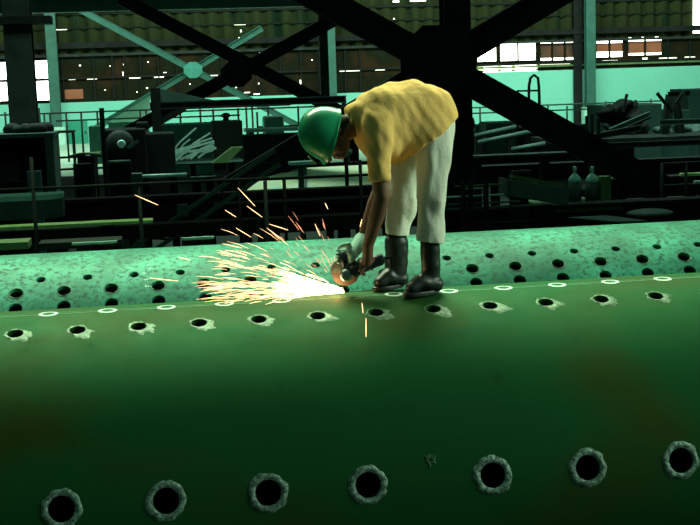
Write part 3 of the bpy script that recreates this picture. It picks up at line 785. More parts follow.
long_beam('steel_beam', 'dark beam at mid height right of the worker, light top edge', 'steel beam', (442, 160.5), (578, 156), 17, .35, .16, M_DARK, 'i', 2, lm=M_BLACK)
long_beam('steel_bar', 'pale edge strip on the dark beam right of the worker', 'bar', (442, 159), (578, 151.5), 16.7, .05, .03, M_GREY)
long_beam('steel_beam', 'long black beam behind the two gas bottles', 'steel beam', (440, 178), (760, 160), 19, .4, .34, M_BLACK, 'i', 3)
long_beam('steel_beam', 'black beam low behind the far drum, right half', 'steel beam', (440, 222), (800, 203), 13, .4, .36, M_BLACK, 'i', 4)
long_beam('steel_beam', 'black beam between gas bottles and scrap heap, right', 'steel beam', (600, 190), (800, 178), 16, .4, .36, M_BLACK, 'i', 2)
long_beam('steel_bar', 'light green bar at the right edge beyond the far drum', 'bar', (680, 174.5), (730, 173), 15, .08, .05, M_PALEG)
long_beam('steel_bar', 'short pale bar below the light green bar at the right edge', 'bar', (694, 182), (730, 180.5), 14.6, .08, .035, M_PALE)
long_beam('steel_bar', 'thin pale bar just right of the two gas bottles, upper', 'bar', (606, 179), (626, 178), 14.8, .05, .03, M_PALE)
long_beam('steel_bar', 'thin pale bar right of the two gas bottles, lower', 'bar', (622, 207.5), (640, 206.5), 13.6, .05, .03, M_GREY)
# rails
def railing(name, label, pts, Y, rails, r, m, posts, zb=0, cat='railing', group=None):
    """rails: list of (pA,pB) picture points; posts: list of (px, ytop)"""
    x0 = at(*rails[0][0], Y).x; t = thing(name, label, cat, (x0, Y, 0), group)
    for a, b_ in rails:
        p, q = at(*a, Y), at(*b_, Y); q.z = p.z if abs(q.z-p.z) < .3 else q.z
        MB().tube([p, q], r, 6).build('rail', m, t, True)
    for px, py in posts:
        p = at(px, py, Y); MB().tube([(p.x, Y, zb), (p.x, Y, p.z)], r*1.1, 6).build('post', m, t, True)
    return t
railing('railing', 'dark pipe railing at the near left beyond the far drum', 0, 7.2, [((-20, 191), (270, 180)), ((-20, 233), (100, 229))], .018, M_DARK, [(31, 157), (-10, 190), (139, 186), (265, 181)])
railing('railing', 'thin dark railing crossing in front of the pale slab', 0, 8.2, [((225, 181), (372, 176)), ((225, 205), (372, 199))], .018, M_BLACK, [(239, 180), (284, 178), (360, 160), (258, 206)])
railing('railing', 'long railing in front of the far wall at the left', 0, 44, [((-10, 115.5), (290, 104)), ((56, 121), (140, 118))], .035, M_DARK, [(5, 112), (39, 108), (44, 113), (50, 114), (66, 113), (81, 112), (97, 111), (140, 110), (146, 110), (160, 110), (200, 108), (246, 105), (252, 105)])
railing('railing', 'long railing in front of the far wall at the right', 0, 44, [((466, 108), (760, 93)), ((470, 113.5), (615, 107))], .035, M_COLTEAL, [(480, 107), (510, 107), (548, 105), (567, 106), (606, 101), (635, 100), (651, 99), (680, 98)])
railing('railing', 'low double railing behind the scrap pile, below the teal X-brace', 0, 42, [((165, 112), (345, 104)), ((160, 118), (240, 114)), ((257, 127), (330, 124))], .035, M_DARK, [(180, 111), (213, 109), (238, 108), (268, 107), (298, 106), (257, 112)])
# hoop over the right-hand railing
t = thing('hoop_guard', 'tall dark metal hoop standing before the pale wall at the right', 'hoop', (at(533, 90, 28.5).x, 28.5, 0))
pts = [at(528, 95, 28.5)]; pts[0].z = 1.0
pts += [at(529, 86, 28.5), at(530.5, 78, 28.5), at(534, 75, 28.5), at(538, 78, 28.5), at(539, 88, 28.5)]; q = at(540, 97, 28.5); q.z = 1.0; pts.append(q)
MB().tube(pts, .04, 8).build('hoop', M_COLTEAL, t, True)
b = MB(); p, q = at(517, 91, 28.5), at(540, 90.5, 28.5); b.tube([p, q], .03, 6); b.tube([p, (p.x, 28.5, 0)], .05, 6); b.tube([(pts[0].x, 28.5, 0), pts[0]], .04, 6); b.tube([(q.x, 28.5, 0), (q.x, 28.5, 1.2)], .05, 6); b.build('frame', M_DARK, t)

# left cabinet/bench
def pxbox(b, x0, y0, x1, y1, Y, dep, z0=None):
    xm = (x0+x1)/2; p, q = at(x0, (y0+y1)/2, Y), at(x1, (y0+y1)/2, Y); zt, zb = at(xm, y0, Y).z, at(xm, y1, Y).z
    b.box((p.x, Y, zb if z0 is None else z0), (q.x, Y+dep, zt)); return p.x, q.x, zb, zt
t = thing('work_bench', 'big dark open-fronted bench with flat top at the left edge', 'bench', (at(20, 160, 16).x, 16, 0))
b = MB(); r_ = pxbox(b, -40, 134.5, 54, 138.5, 16, 1.2); b.build('bench_top', M_GREY, t)
b = MB(); b.box((r_[1]-.16, 16.02, 0), (r_[1]-.02, 17.1, r_[2])); b.build('side_panel', M_GREY, t)
b = MB(); b.box((r_[0], 17.0, 0), (r_[1]-.2, 17.1, r_[2])); b.build('back_panel', M_BLACK, t)
b = MB(); b.box((r_[0], 16.1, r_[2]-.75), (r_[1]-.18, 16.95, r_[2]-.72)); b.build('shelf', M_DARK, t)
b = MB(); b.box((r_[0]+.3, 16.2, r_[2]-.72), (r_[0]+.9, 16.7, r_[2]-.45)); tag(b.build('tool_box', M_DARK), 'dark box on the shelf of the left bench', 'box')
p = at(34, 181, 12); MB().box((p.x-.09, 12, 0), (p.x+.09, 12.2, p.z+.13)).single('gas_meter', mat('blue_green_enamel', (.04, .16, .17)), 'small upright blue-green box below the left bench', 'box')
# rubble heap on bench foot of the column
bm = bmesh.new(); random.seed(5)
for i in range(10):
    p = at(12+i*3.6, 131+random.uniform(-2, 2), 16.6); ell(bm, (p.x, 16.6+random.uniform(-.2, .2), r_[3]+.05), (random.uniform(.08, .2), .12, random.uniform(.04, .13)), None, 6)
tag(link('rag_heap', cut(blob(bm, .03, 1), [(V((0, 0, r_[3]+.003)), V((0, 0, -1)))]), M_DARK, None, True), 'heap of dark rags on top of the left bench', 'rags', kind='stuff')
# curved trough
t = thing('metal_trough', 'long shallow trough with pale rim at the left edge, under the bench', 'trough', (at(0, 197, 10).x, 10, 0))
x0, x1 = at(-60, 197, 10).x, at(61, 195, 10).x; z = at(20, 195.5, 10).z
b = MB(); N = 16; pts = []
for i in range(N+1):
    a = PI/2*(i/N); pts.append((x1-.35+.35*math.sin(a), 10+.25-.25*math.cos(a), z))
pts += [(x1, 10.5, z), (x0, 10.5, z), (x0, 10, z)]
b.prism([V(p)-V((0, 0, .07)) for p in pts], (0, 0, .06)).build('rim', M_PALE, t)
b = MB(); b.prism([V(p)*1-V((0, 0, .30)) for p in pts], (0, 0, .23)).build('basin', M_GREY, t)
b = MB()
for x in (x1-.5, x1-1.6): b.box((x, 10.05, 0), (x+.1, 10.4, z-.3))
b.build('stand', M_BLACK, t)
# dark stub cylinders
for i, (x0, x1, y0, Yc, lb) in enumerate(((73, 92, 166, 14, 'short black standing drum left of the pale-topped one'), (108, 131, 163, 14, 'short black standing drum with a pale plate on top'))):
    p, q = at(x0, y0, Yc), at(x1, y0, Yc); t = thing('oil_barrel', lb, 'barrel', ((p.x+q.x)/2, Yc, 0), 'standing barrels'); r = (q.x-p.x)/2; c = (p.x+q.x)/2
    MB().lathe((c, Yc, 0), (c, Yc, p.z), [(0, r), (.02, r*1.03), (.05, r), (.48, r), (.5, r*1.04), (.52, r), (.97, r), (.985, r*1.03), (1, r*.98)], 24).build('barrel', M_BLACK, t, True)
    MB().lathe((c, Yc, p.z), (c, Yc, p.z+.03), [(0, r*1.02), (1, r*1.02)], 24).build('lid', M_GREY if i else M_BLACK, t)
# machine with round wheel and post
t = thing('lathe_machine', 'bulky black machine with a round flywheel behind the barrels', 'machine', (at(126, 150, 20).x, 20, 0))
b = MB(); rr_ = pxbox(b, 103, 129, 146, 165, 20, 1.0, 0); b.build('body', M_BLACK, t, bevel=.03)
p = at(120, 144, 19.9); MB().lathe((p.x, 19.82, p.z), (p.x, 20.0, p.z), [(0, .20), (.3, .28), (.7, .28), (1, .22)], 28).build('flywheel', M_DARK, t, True)
MB().lathe((p.x+.03, 19.74, p.z), (p.x+.03, 19.84, p.z), [(0, .07), (1, .09)], 16).build('hub', M_PALE, t)
MB().bar(at(128, 148, 19.8), at(138, 141, 19.8), .06, .06).build('lever', M_GREY, t)
b = MB(); pxbox(b, 143, 133, 175, 165, 21, .9, 0); b.build('gear_box', M_BLACK, t, bevel=.03)
b = MB(); pxbox(b, 136, 122, 148, 131, 20.2, .5, rr_[3]-.02); b.build('motor', M_BLACK, t, bevel=.03)
p = at(101.5, 108, 18); MB().tube([(p.x, 18, 0), (p.x, 18, p.z)], [.045, .045], 10).single('steel_post', M_BLACK, 'slim black post standing left of the flywheel machine', 'post')
# jib crane: post, horizontal arm, triangular plate
Yj = 24
t = thing('jib_crane', 'dark jib crane with upright post, long arm and triangular web plate', 'crane', (at(155, 150, Yj).x, Yj, 0))
p = at(155, 88, Yj); MB().ibeam((p.x, Yj, 0), (p.x, Yj, p.z), .22, .22, .03, V((0, 1, 0))).build('mast', M_BLACK, t)
a, c = at(150, 106, Yj), at(346, 101, Yj); c.z = a.z; MB().ibeam(a, c, .16, .17, .03).build('arm', M_DARK, t)
q = [at(157, 88, Yj-.05), at(222, 102, Yj-.05), at(157, 104, Yj-.05)]; MB().prism(q, (0, .05, 0)).build('web_plate', M_GREY, t)
p2 = at(344, 103, Yj); MB().box((p2.x-.05, Yj-.02, 0), (p2.x+.05, Yj+.08, p2.z)).build('prop', M_BLACK, t)
p1, p2 = at(160, 122, Yj-.05), at(185, 108, Yj-.05); MB().bar(p1, p2, .08, .14).build('strut', M_BLACK, t)
# teal leaning chute at left of mast
q = [at(106, 122, 46), at(150, 94, 46), at(150, 122, 46)]; tt = thing('sloping_chute', 'pale teal sloping chute before the far wall, left of the jib mast', 'chute', (at(128, 120, 46).x, 46, 0))
MB().prism(q, (0, .4, 0)).build('side_sheet', M_PALE, tt); MB().bar(q[0], q[1], .5, .10).build('top_edge', M_COLTEAL, tt)
b = MB(); b.box((at(108, 120, 46).x, 46.05, 0), (at(149, 120, 46).x, 46.35, at(128, 122, 46).z)); b.build('base', M_COLTEAL, tt)
# containers
b = MB(); pxbox(b, 156, 124, 216, 160, 34, 1.5, 0); b.single('storage_bin', M_TEALP, 'wide teal bin behind the heap of bent sheet strips', 'bin', bevel=.03)
b = MB(); r_ = pxbox(b, 213, 121, 243, 160, 26, .9, 0); t = thing('control_cabinet', 'dark upright cabinet with a knob on top, right of the sheet heap', 'cabinet', (r_[0], 26, 0)); b.build('body', M_DARK, t, bevel=.02)
b = MB(); b.box((r_[0]+.05, 25.96, r_[2]), (r_[1]-.05, 26.0, r_[3]-.06)); b.build('door', M_DARK, t)
p = at(226, 121, 26.4); MB().lathe((p.x, 26.4, r_[3]), (p.x, 26.4, r_[3]+.2), [(0, .1), (.3, .06), (.5, .11), (.8, .11), (1, .04)], 16).build('knob', M_BLACK, t, True)
b = MB(); pxbox(b, 264, 116, 284, 128, 40, .8, 0); b.single('machine_housing', M_COLTEAL, 'small dark green machine housing before the far wall, left of the hard hat', 'machine', bevel=.08)
b = MB(); r_ = pxbox(b, 246, 128, 330, 131, 33, 1.2); t = thing('work_table', 'long table with a pale top behind the hard hat', 'table', (r_[0], 33, 0)); b.build('table_top', M_PALE, t)
b = MB()
for x in (r_[0]+.1, r_[1]-.2): b.box((x, 33.1, 0), (x+.1, 34.1, r_[2]))
b.build('frame', M_DARK, t)
b = MB(); pxbox(b, 244, 134, 330, 165, 30, 1, 0); b.single('steel_bin', M_DARK, 'wide black bin under the pale-topped table, left of the hard hat', 'bin')
# small workshop desk in front of the green door
b = MB(); r_ = pxbox(b, 54, 131, 74, 133, 40, .9); t = thing('work_table', 'small dark table on the bright floor in front of the green door', 'table', (r_[0], 40, 0)); b.build('table_top', M_DARK, t)
for x in (r_[0]+.03, r_[1]-.09):
    MB().box((x, 40.05, 0), (x+.06, 40.12, r_[2])).build('leg', M_DARK, t); MB().box((x, 40.75, 0), (x+.06, 40.82, r_[2])).build('leg', M_DARK, t)
b = MB(); pxbox(b, 89, 126, 104, 150, 42, .8, 0); b.single('crate', M_COLTEAL, 'dark teal crate right of the green door', 'crate', bevel=.03)
# rack before bright floor, bars seen against it
railing('railing', 'low dark barrier before the bright floor patch at the left', 0, 26, [((50, 158), (108, 156)), ((50, 170), (108, 168))], .03, M_BLACK, [(58, 150), (80, 157), (86, 157), (96, 156)])
# flattened scrap on the barrels
b = MB(); p, q = at(68, 159.5, 15), at(100, 154.5, 15); z = at(84, 157, 15).z
t = thing('scrap_plate', 'bent olive scrap plate lying beside the bright floor patch', 'scrap', ((p.x+q.x)/2, 15, 0))
MB().prism([(p.x, 14.8, z), (p.x+.2, 14.8, z+.05), (q.x, 14.9, z+.02), (q.x, 15.5, z+.03), (p.x+.1, 15.5, z+.01)], (0, 0, .03)).build('plate', M_OLIVE, t)
MB().box((p.x+.15, 14.9, 0), (q.x-.1, 15.4, z)).build('block', M_BLACK, t)
# heap of bent pale strips
random.seed(11)
Ys = 27
base = at(190, 163, Ys); tz = at(190, 158, Ys).z
tb = MB(); r_ = pxbox(tb, 138, 162, 243, 165, 24.5, 1.3); t = thing('steel_table', 'long flat black table carrying the heap of pale strips', 'table', (r_[0], 24.5, 0)); tb.build('table_top', M_DARK, t)
MB().box((r_[0], 24.46, r_[3]-.04), (r_[1], 24.5, r_[3]+.01)).build('front_edge', M_PALE, t)
for x in (r_[0]+.2, (r_[0]+r_[1])/2, r_[1]-.3): MB().box((x, 24.7, 0), (x+.12, 25.6, r_[2])).build('leg', M_BLACK, t)
TOPZ = r_[3]
strips = [((164, 156), (196, 128), .05), ((168, 160), (214, 141), .06), ((172, 160), (212, 138), .05), ((176, 158), (210, 133), .05), ((166, 158), (190, 147), .10), ((170, 161), (205, 150), .08),
          ((180, 160), (216, 148), .07), ((164, 161), (186, 152), .12), ((190, 152), (214, 146), .07), ((176, 161), (190, 139), .05), ((186, 146), (214, 143), .06), ((168, 150), (200, 143), .06), ((198, 158), (213, 150), .07), ((163, 153), (180, 150), .08)]
for i, (a, c, w) in enumerate(strips):
    Yq = 24.62+i*.08; p, q = at(*a, Yq), at(*c, Yq); p.z = TOPZ+w*.4+.004
    mid = (p+q)/2+V((0, 0, random.uniform(.03, .12)))
    b = MB(); pts = [p+(mid-p)*(k/4)*1 if k < 4 else mid for k in range(5)]+[mid+(q-mid)*(k/4) for k in range(1, 5)]
    for u, v in zip(pts, pts[1:]): b.bar(u, v+(v-u)*.05, .012, w*.8)
    tag(b.build('metal_strip', M_STRIP), 'pale bent sheet-metal strip in the tangled heap on the black table', 'metal strip', 'strips in the tangled heap')
# pale tubes on the shelf line
long_beam('steel_pipe', 'pale thin pipe lying level, below the heap of strips', 'pipe', (131, 177), (187, 175), 15, .1, .07, M_PALE, 'tube')
long_beam('steel_pipe', 'thin grey pipe lying just right of the pale thin pipe', 'pipe', (190, 178), (216, 177), 15.2, .1, .05, M_GREY, 'tube')
b = MB(); r_ = pxbox(b, 131, 174, 142, 180, 14.55, .3, 0); b.single('steel_block', M_GREY, 'small pale block at the left end of the thin pipe', 'block')
# olive plates near x 225,150
p = at(212, 163, 23); q = at(243, 147, 23); b = MB(); b.quadbox([V((p.x, 22.9, p.z)), V((p.x+.35, 22.9, p.z)), V((p.x+.35, 23.3, p.z)), V((p.x, 23.3, p.z)), V((q.x-.25, 22.9, q.z)), V((q.x, 22.9, q.z)), V((q.x, 23.3, q.z)), V((q.x-.25, 23.3, q.z))])
t = thing('leaning_plate', 'olive steel plate leaning below the knobbed cabinet', 'plate', (p.x, 23, 0)); b.build('plate', M_OLIVE, t); MB().box((p.x+.05, 22.95, 0), (p.x+.3, 23.25, p.z+.01)).build('block', M_BLACK, t)
# pale tank plate behind the head
Yp = 14
t = thing('steel_slab', 'large pale mottled slab tilted on props behind the worker\'s arm', 'slab', (at(310, 185, Yp).x, Yp, 0))
q = [at(238, 197, Yp-.3), at(400, 188, Yp-.3), at(400, 163, Yp+.7), at(300, 168, Yp+.7), at(262, 178, Yp+.4)]
MB().prism(q, (0, .06, -.07)).build('plate', M_SLAB, t)
e0, e1 = at(305, 193, Yp-.33), at(305, 168, Yp+.66); MB().bar(e0, e1, .06, .05).build('stiffener', M_GREY, t)
for px in (262, 385):
    p = at(px, 193, Yp-.2); MB().box((p.x-.05, Yp-.24, 0), (p.x+.05, Yp-.14, p.z-.03)).build('prop', M_BLACK, t); MB().box((p.x+.06, Yp+.42, 0), (p.x+.16, Yp+.5, p.z+.15)).build('prop', M_BLACK, t)
b = MB(); r_ = pxbox(b, 290, 162, 313, 165, Yp-.8, .3); t = thing('tool_tray', 'small pale tray on a stand, below the hard hat brim', 'tray', (r_[0], Yp-.8, 0)); b.build('tray', M_PALE, t); MB().box(((r_[0]+r_[1])/2-.04, Yp-.7, 0), ((r_[0]+r_[1])/2+.04, Yp-.6, r_[2])).build('stand', M_GREY, t)
p = at(346, 152, Yp-.8)
t = thing('valve', 'small bright valve fitting between face and shirt, far behind', 'valve', (p.x, Yp-.8, 0)); MB().lathe((p.x-.09, Yp-.8, p.z), (p.x+.09, Yp-.8, p.z), [(0, .04), (.3, .04), (.5, .07), (.7, .04), (1, .04)], 12).build('body', M_PALE, t, True); MB().tube([(p.x, Yp-.8, 0), (p.x, Yp-.8, p.z)], .03, 8).build('stem', M_BLACK, t)
long_beam('steel_beam', 'black beam under the hard hat, above the pale slab', 'steel beam', (313, 167), (372, 163), 15.6, .12, .10, M_BLACK)

# ---- right of the legs
t = thing('pipe_rack', 'dark rack of thin pale level bars right of the worker\'s legs', 'rack', (at(470, 200, 9).x, 9, 0))
for (x0, y0, x1, y1, mm) in ((462, 189, 486, 188.2, M_PALE), (440, 197.5, 504, 194.5, M_PALE), (440, 205, 520, 200, M_GREY), (444, 209.5, 552, 204, M_GREY), (464, 224, 534, 220, M_DARK), (455, 186.5, 503, 184.5, M_OLIVE)):
    p, q = at(x0, y0, 9.2), at(x1, y1, 9.2); q.z = p.z; MB().tube([p, q], .011, 8).build('bar', mm, t, True)
for px in (464.5, 472, 487.5): p = at(px, 182, 9); MB().box((p.x-.012, 9.0, 0), (p.x+.012, 9.16, p.z)).build('upright', M_BLACK, t)
Yb = 12
# box beam with open end
t = thing('channel_beam', 'short hollow box beam with a lighter end, left of the gas bottles', 'steel beam', (at(505, 190, Yb).x, Yb, 0))
a, c = at(504.5, 187, Yb), at(563, 196, Yb+.15)
hB = at(505, 178, Yb).z-at(505, 195, Yb).z
MB().bar(a, c, .4, hB).build('beam', M_GREY, t, bevel=.01)
MB().bar(a-V((.03, 0, 0)), a, .44, hB*1.05).build('end_plate', M_GREY, t)
MB().bar(a+V((.1, 0, hB/2+.03)), c+V((0, 0, hB/2+.03)), .14, .05).build('top_rib', M_OLIVE, t)
b = MB(); b.box((a.x+.15, Yb-.2, 0), (a.x+.3, Yb+.3, a.z-hB/2-.05)); b.box((c.x-.4, Yb-.1, 0), (c.x-.2, Yb+.3, c.z-hB/2)); b.build('trestle', M_BLACK, t)
p = at(521, 176, Yb+.1); t = thing('clamp', 'small dark screw clamp on top of the hollow box beam', 'clamp', (p.x, Yb+.1, a.z+hB/2))
b = MB(); b.box((p.x-.12, Yb, a.z+hB/2+.055), (p.x+.14, Yb+.2, a.z+hB/2+.10)); b.box((p.x-.1, Yb+.05, a.z+hB/2+.1), (p.x-.03, Yb+.12, p.z+.08)); b.build('frame', M_DARK, t); MB().tube([(p.x-.15, Yb+.1, p.z+.06), (p.x+.05, Yb+.1, p.z+.06)], .02, 8).build('screw', M_GREY, t)
# platform with bottles
Yg = 13.5
b = MB(); r_ = pxbox(b, 553, 207.5, 622, 211, Yg-.6, 1.6); t = thing('platform', 'low dark platform with dull green top, carrying the gas bottles', 'platform', (r_[0], Yg, 0)); b.build('deck', M_OLIVE, t)
b = MB(); b.box((r_[0]+.03, Yg-.57, r_[2]-.16), (r_[1]-.03, Yg+.9, r_[2])); b.build('side_frame', M_BLACK, t)
b = MB()
for x in (r_[0]+.1, r_[1]-.2): b.box((x, Yg-.5, 0), (x+.1, Yg+.85, r_[2]-.16))
b.build('legs', M_BLACK, t)
zdk = r_[3]
b = MB(); p, q = at(532, 212, Yg-1), at(640, 226, Yg-1.6); z = at(560, 222, Yg-1.4).z
p.x += .55; t2 = thing('steel_sheet', 'thin dull sheet lying low in front of the bottle platform', 'sheet', (p.x, Yg-1.4, 0))
MB().prism([(p.x, Yg-1.0, z), (p.x+.5, Yg-1.9, z), (q.x, Yg-1.9, z), (q.x-.3, Yg-1.0, z)], (0, 0, .02)).build('sheet', M_GREY, t2)
MB().box((p.x+.6, Yg-1.7, 0), (q.x-.6, Yg-1.2, z)).build('block', M_BLACK, t2)
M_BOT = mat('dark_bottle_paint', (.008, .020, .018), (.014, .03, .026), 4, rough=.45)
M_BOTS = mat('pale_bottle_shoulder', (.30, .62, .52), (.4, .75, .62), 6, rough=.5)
for i, px in enumerate((574.8, 592)):
    p = at(px, 190, Yg); zt = at(px, 167.5, Yg).z; zs = at(px, 182, Yg).z; r = 7*mpp(Yg)
    t = thing('gas_bottle', ('left', 'right')[i]+' one of two dark gas bottles with pale shoulders', 'gas bottle', (p.x, Yg, zdk), 'gas bottles on the platform')
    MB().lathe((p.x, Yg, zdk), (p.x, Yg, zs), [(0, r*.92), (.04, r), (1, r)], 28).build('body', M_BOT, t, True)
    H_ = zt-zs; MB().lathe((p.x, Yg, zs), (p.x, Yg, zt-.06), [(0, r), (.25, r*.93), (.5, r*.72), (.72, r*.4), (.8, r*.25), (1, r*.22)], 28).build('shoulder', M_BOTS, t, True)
    o = MB().lathe((p.x, Yg, zt-.07), (p.x, Yg, zt+.02), [(0, .03), (.5, .035), (1, .02)], 12).build('valve', M_BOTS, t, True)
    MB().tube([(p.x-.06, Yg, zt), (p.x+.06, Yg, zt)], .014, 8).build('hand_wheel', M_DARK, t)
p = at(602, 195, Yg); MB().box((p.x-.05, Yg-.1, zdk), (p.x+.12, Yg+.1, at(603, 176, Yg).z)).single('steel_block', M_OLIVE, 'olive block standing right beside the gas bottles', 'block', bevel=.01)
b = MB(); b.bar(at(560, 203, Yg-.45), at(574, 210.5, Yg-.45), .05, .04)
tag(b.build('hand_lever', M_PALEG), 'yellow-green lever lying at the foot of the left gas bottle', 'lever')
bm = bmesh.new(); p = at(650, 212, 12.5); ell(bm, (p.x, 12.5, p.z-.02), (.36, .3, .07)); me = bpy.data.meshes.new('d'); bm.to_mesh(me); bm.free()
t = thing('dished_plate', 'dark dished plate on a block, right of the bottle platform', 'plate', (p.x, 12.5, 0)); link('dish', me, M_GREY, t, True); MB().box((p.x-.2, 12.4, 0), (p.x+.2, 12.6, p.z-.03)).build('block', M_BLACK, t)
railing('railing', 'thin dark rail frame near the right edge, beyond the bottles', 0, 13.8, [((662, 164), (740, 160)), ((662, 186), (740, 182))], .025, M_DARK, [(662, 163), (686, 163), (720, 161)])
# ---- scrap heap far right
Yr = 24
b = MB(); pxbox(b, 603, 104.5, 662, 135, Yr, 1.2, 0); b.single('scrap_bin', mat('murky_teal_steel', (.02, .075, .06), (.03, .10, .08), 3, rough=.7), 'wide murky teal skip at the right, before the pale wall', 'skip', bevel=.02)
b = MB(); pxbox(b, 688, 88.5, 740, 122, Yr+1, 1.2, 0); b.single('machine_cabinet', MATS['murky_teal_steel'], 'tall dark teal cabinet at the right edge', 'cabinet', bevel=.02)
b = MB(); pxbox(b, 662, 110, 690, 135, Yr+.6, 1.0, 0); b.single('scrap_bin', MATS['murky_teal_steel'], 'narrower skip between the wide skip and the right-edge cabinet', 'skip', bevel=.02)
def scrapbar(a, c, w, h, Y, m, lb):
    p, q = at(*a, Y), at(*c, Y); b = MB(); b.ibeam(p, q, h, w, max(.02, w*.15)); lo = p if p.z < q.z else q
    tag(b.build('scrap_beam', m), lb, 'scrap beam', 'loose beams on the scrap heap')
YS = 22
t = MB(); r_ = pxbox(t, 560, 137, 760, 141, YS-1.2, 2.4); tt = thing('scrap_table', 'long dark table under the scrap heap at the right', 'table', (r_[0], YS, 0)); t.build('table_top', M_DARK, tt)
for x in (r_[0]+.2, r_[0]+1.6, r_[1]-.4): MB().box((x, YS-1.1, 0), (x+.12, YS+1.1, r_[2])).build('leg', M_BLACK, tt)
TTZ = r_[3]
for a, c, w, Y, m, lb in (((664, 134), (671, 95), .20, YS+.2, M_DARK, 'thick upright beam in the scrap heap, under the sloping cross piece'),
                       ((657, 93), (672, 112), .07, YS, M_DARK, 'thin slanting bar leaning at the left of the upright beams'),
                       ((668, 94.5), (690, 93), .12, YS-.1, M_DARK, 'short level beam on top of the two upright scrap beams'),
                       ((681, 134), (676, 98), .16, YS+.3, M_DARK, 'second upright scrap beam, nearer the right edge'),
                       ((684, 92), (676, 104), .08, YS-.2, M_DARK, 'short slanting bar right of the level scrap beam'),
                       ((660, 122.5), (740, 120), .12, YS-.6, M_GREY, 'long level beam across the scrap heap at the right'),
                       ((610, 131), (650, 114), .12, YS-.4, M_GREY, 'long beam sloping up to the right on the scrap heap'),
                       ((588, 138), (640, 128), .14, YS-.8, M_DARK, 'low sloping beam at the left foot of the scrap heap'),
                       ((627, 94), (623, 112), .06, YS, M_DARK, 'thin bar sticking up at the top of the scrap heap'),
                       ((600, 146), (700, 142), .12, YS-1.6, M_DARK, 'lowest level beam in front of the scrap table')):
    Y -= .35; scrapbar(a, c, w, w*.7, Y, m, lb)
bm = bmesh.new(); random.seed(21)
for i in range(34):
    px = random.uniform(610, 642); top = 101+abs(px-622)*.8; py = random.uniform(top, 138); p = at(px, py, YS+random.uniform(.3, .7))
    ell(bm, p, (random.uniform(.05, .42), .2, random.uniform(.03, .12)), Matrix.Rotation(random.uniform(-1.4, 1.4), 3, 'Y'), 6)
tag(link('scrap_heap', cut(blob(bm, .05, 0), [(V((0, 0, TTZ+.01)), V((0, 0, -1)))]), M_BLACK, None), 'tangled dark heap of scrap on the table before the teal skip', 'scrap heap', kind='stuff')
bm = bmesh.new()
for i in range(30):
    px = random.uniform(664, 710); py = random.uniform(125, 137); p = at(px, py, YS+random.uniform(.4, .7))
    ell(bm, p, (random.uniform(.15, .35), .2, random.uniform(.06, .14)), Matrix.Rotation(random.uniform(-.5, .5), 3, 'Y'), 6)
tag(link('scrap_heap', cut(blob(bm, .05, 0), [(V((0, 0, TTZ+.01)), V((0, 0, -1)))]), M_GREY, None), 'lower grey heap of scrap under the upright beams at the right edge', 'scrap heap', kind='stuff')
for px, py in ((586.5, 116), (592, 114), (598.5, 118)):
    p = at(px, py, 20); MB().tube([(p.x, 20, 0), (p.x, 20, p.z)], .035, 10).single('steel_post', M_BLACK, ('left', 'middle', 'right')[(586.5, 592, 598.5).index(px)]+' one of three short black stakes before the wide skip', 'post', 'three black stakes')
# machine next to the centre column
t = thing('bench_machine', 'upright black machine with rounded head right of the centre column', 'machine', (at(467, 130, 17.6).x, 17.6, 0))
b = MB(); r_ = pxbox(b, 460, 130, 475, 160, 17.6, .5, 0); b.build('body', M_BLACK, t, bevel=.03)
bm = bmesh.new(); p = at(467, 124, 17.85); ell(bm, p, (.15, .2, .19)); me = bpy.data.meshes.new('h'); bm.to_mesh(me); bm.free(); link('head', me, M_BLACK, t, True)
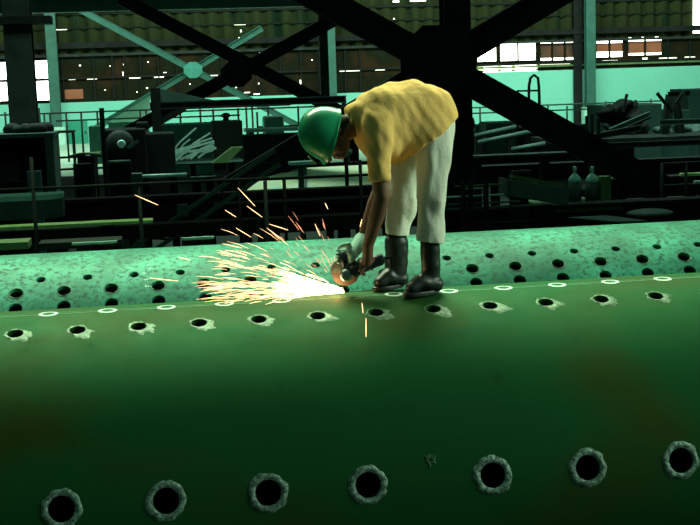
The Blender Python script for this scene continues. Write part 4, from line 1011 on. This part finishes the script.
# machines in band 475-560 y 120-150
b = MB(); pxbox(b, 487, 122, 517, 150, 30, 1, 0); b.single('machine_housing', M_COLTEAL, 'dark green housing right of the centre column, under the sloping brace', 'machine', bevel=.06)
b = MB(); pxbox(b, 476, 125, 488, 150, 31, 1, 0); b.single('machine_housing', M_COLTEAL, 'narrow low housing just right of the centre column', 'machine', bevel=.06)
b = MB(); pxbox(b, 517, 126, 606, 152, 33, 1, 0); b.single('steel_bin', M_DARK, 'wide dark bin behind the sloping brace, right of the housings', 'bin', bevel=.03)
for a, c, Y, lb in (((472, 137), (516, 127), 22, 'upper of two pipes sloping up right of the centre column'), ((478, 143), (535, 131), 21, 'lower of two pipes sloping up right of the centre column'), ((512, 150), (545, 144), 20.2, 'short pipe above the level beam right of the worker')):
    p, q = at(*a, Y), at(*c, Y); t = thing('steel_pipe', lb, 'pipe', ((p.x+q.x)/2, Y, 0), 'pipes right of the column'); MB().tube([p, q], .06, 10).build('pipe', M_GREY, t, True)
    MB().box((q.x-.2, Y-.05, 0), (q.x-.1, Y+.05, q.z-.07)).build('prop', M_BLACK, t); MB().box((p.x+.1, Y-.05, 0), (p.x+.2, Y+.05, p.z-.02)).build('prop', M_BLACK, t)

# ------------------------------------------------------------------ light
def area(name, loc, target, sx, sy, col, e, spread=PI):
    l = bpy.data.lights.new(name, 'AREA'); l.shape = 'RECTANGLE'; l.size = sx; l.size_y = sy; l.color = col; l.energy = e; l.spread = spread
    o = bpy.data.objects.new(name, l); COL.objects.link(o); o.location = loc
    o.rotation_euler = (V(target)-V(loc)).to_track_quat('-Z', 'Y').to_euler(); return o
area('roof_light_key', (.5, 8.5, 12), (.6, 0, 1.6), 13, 4, (.78, 1, .62), 960, RAD(80))
area('roof_light_back', (6, 44, 14), (4, 60, 2), 50, 6, (.80, 1, .84), 9500)
area('fill_light_middle', (0, 20, 12), (0, 19.5, 0), 44, 3, (.66, 1, .80), 2000, RAD(74))  # added fill to brighten the clutter, no known source there
area('fill_light_side', (9, -2.2, 5.2), (.4, 0, 2.3), 3, 3, (.74, 1, .72), 52, RAD(50))  # added fill for the trousers from out of view, no known window
pl = bpy.data.lights.new('grinding_glow', 'POINT'); pl.energy = 1.5; pl.color = (1, .55, .2); pl.shadow_soft_size = .03
po = bpy.data.objects.new('grinding_glow', pl); COL.objects.link(po); po.location = src+V((-.05, -.02, .03))
w = bpy.data.worlds.new('world'); scene.world = w; w.use_nodes = True
wn = w.node_tree; bg = wn.nodes['Background']; tcw = wn.nodes.new('ShaderNodeTexCoord'); sx = wn.nodes.new('ShaderNodeSeparateXYZ'); rp = wn.nodes.new('ShaderNodeValToRGB')
wn.links.new(tcw.outputs['Generated'], sx.inputs[0]); wn.links.new(sx.outputs['Z'], rp.inputs['Fac'])
rp.color_ramp.elements[0].position = .05; rp.color_ramp.elements[0].color = (.012, .03, .02, 1); rp.color_ramp.elements[1].position = .9; rp.color_ramp.elements[1].color = (.055, .14, .095, 1)
wn.links.new(rp.outputs[0], bg.inputs[0]); bg.inputs[1].default_value = 1.0
scene.view_settings.view_transform = 'Standard'; scene.view_settings.look = 'None'; scene.view_settings.gamma = 1; scene.view_settings.exposure = 0.12
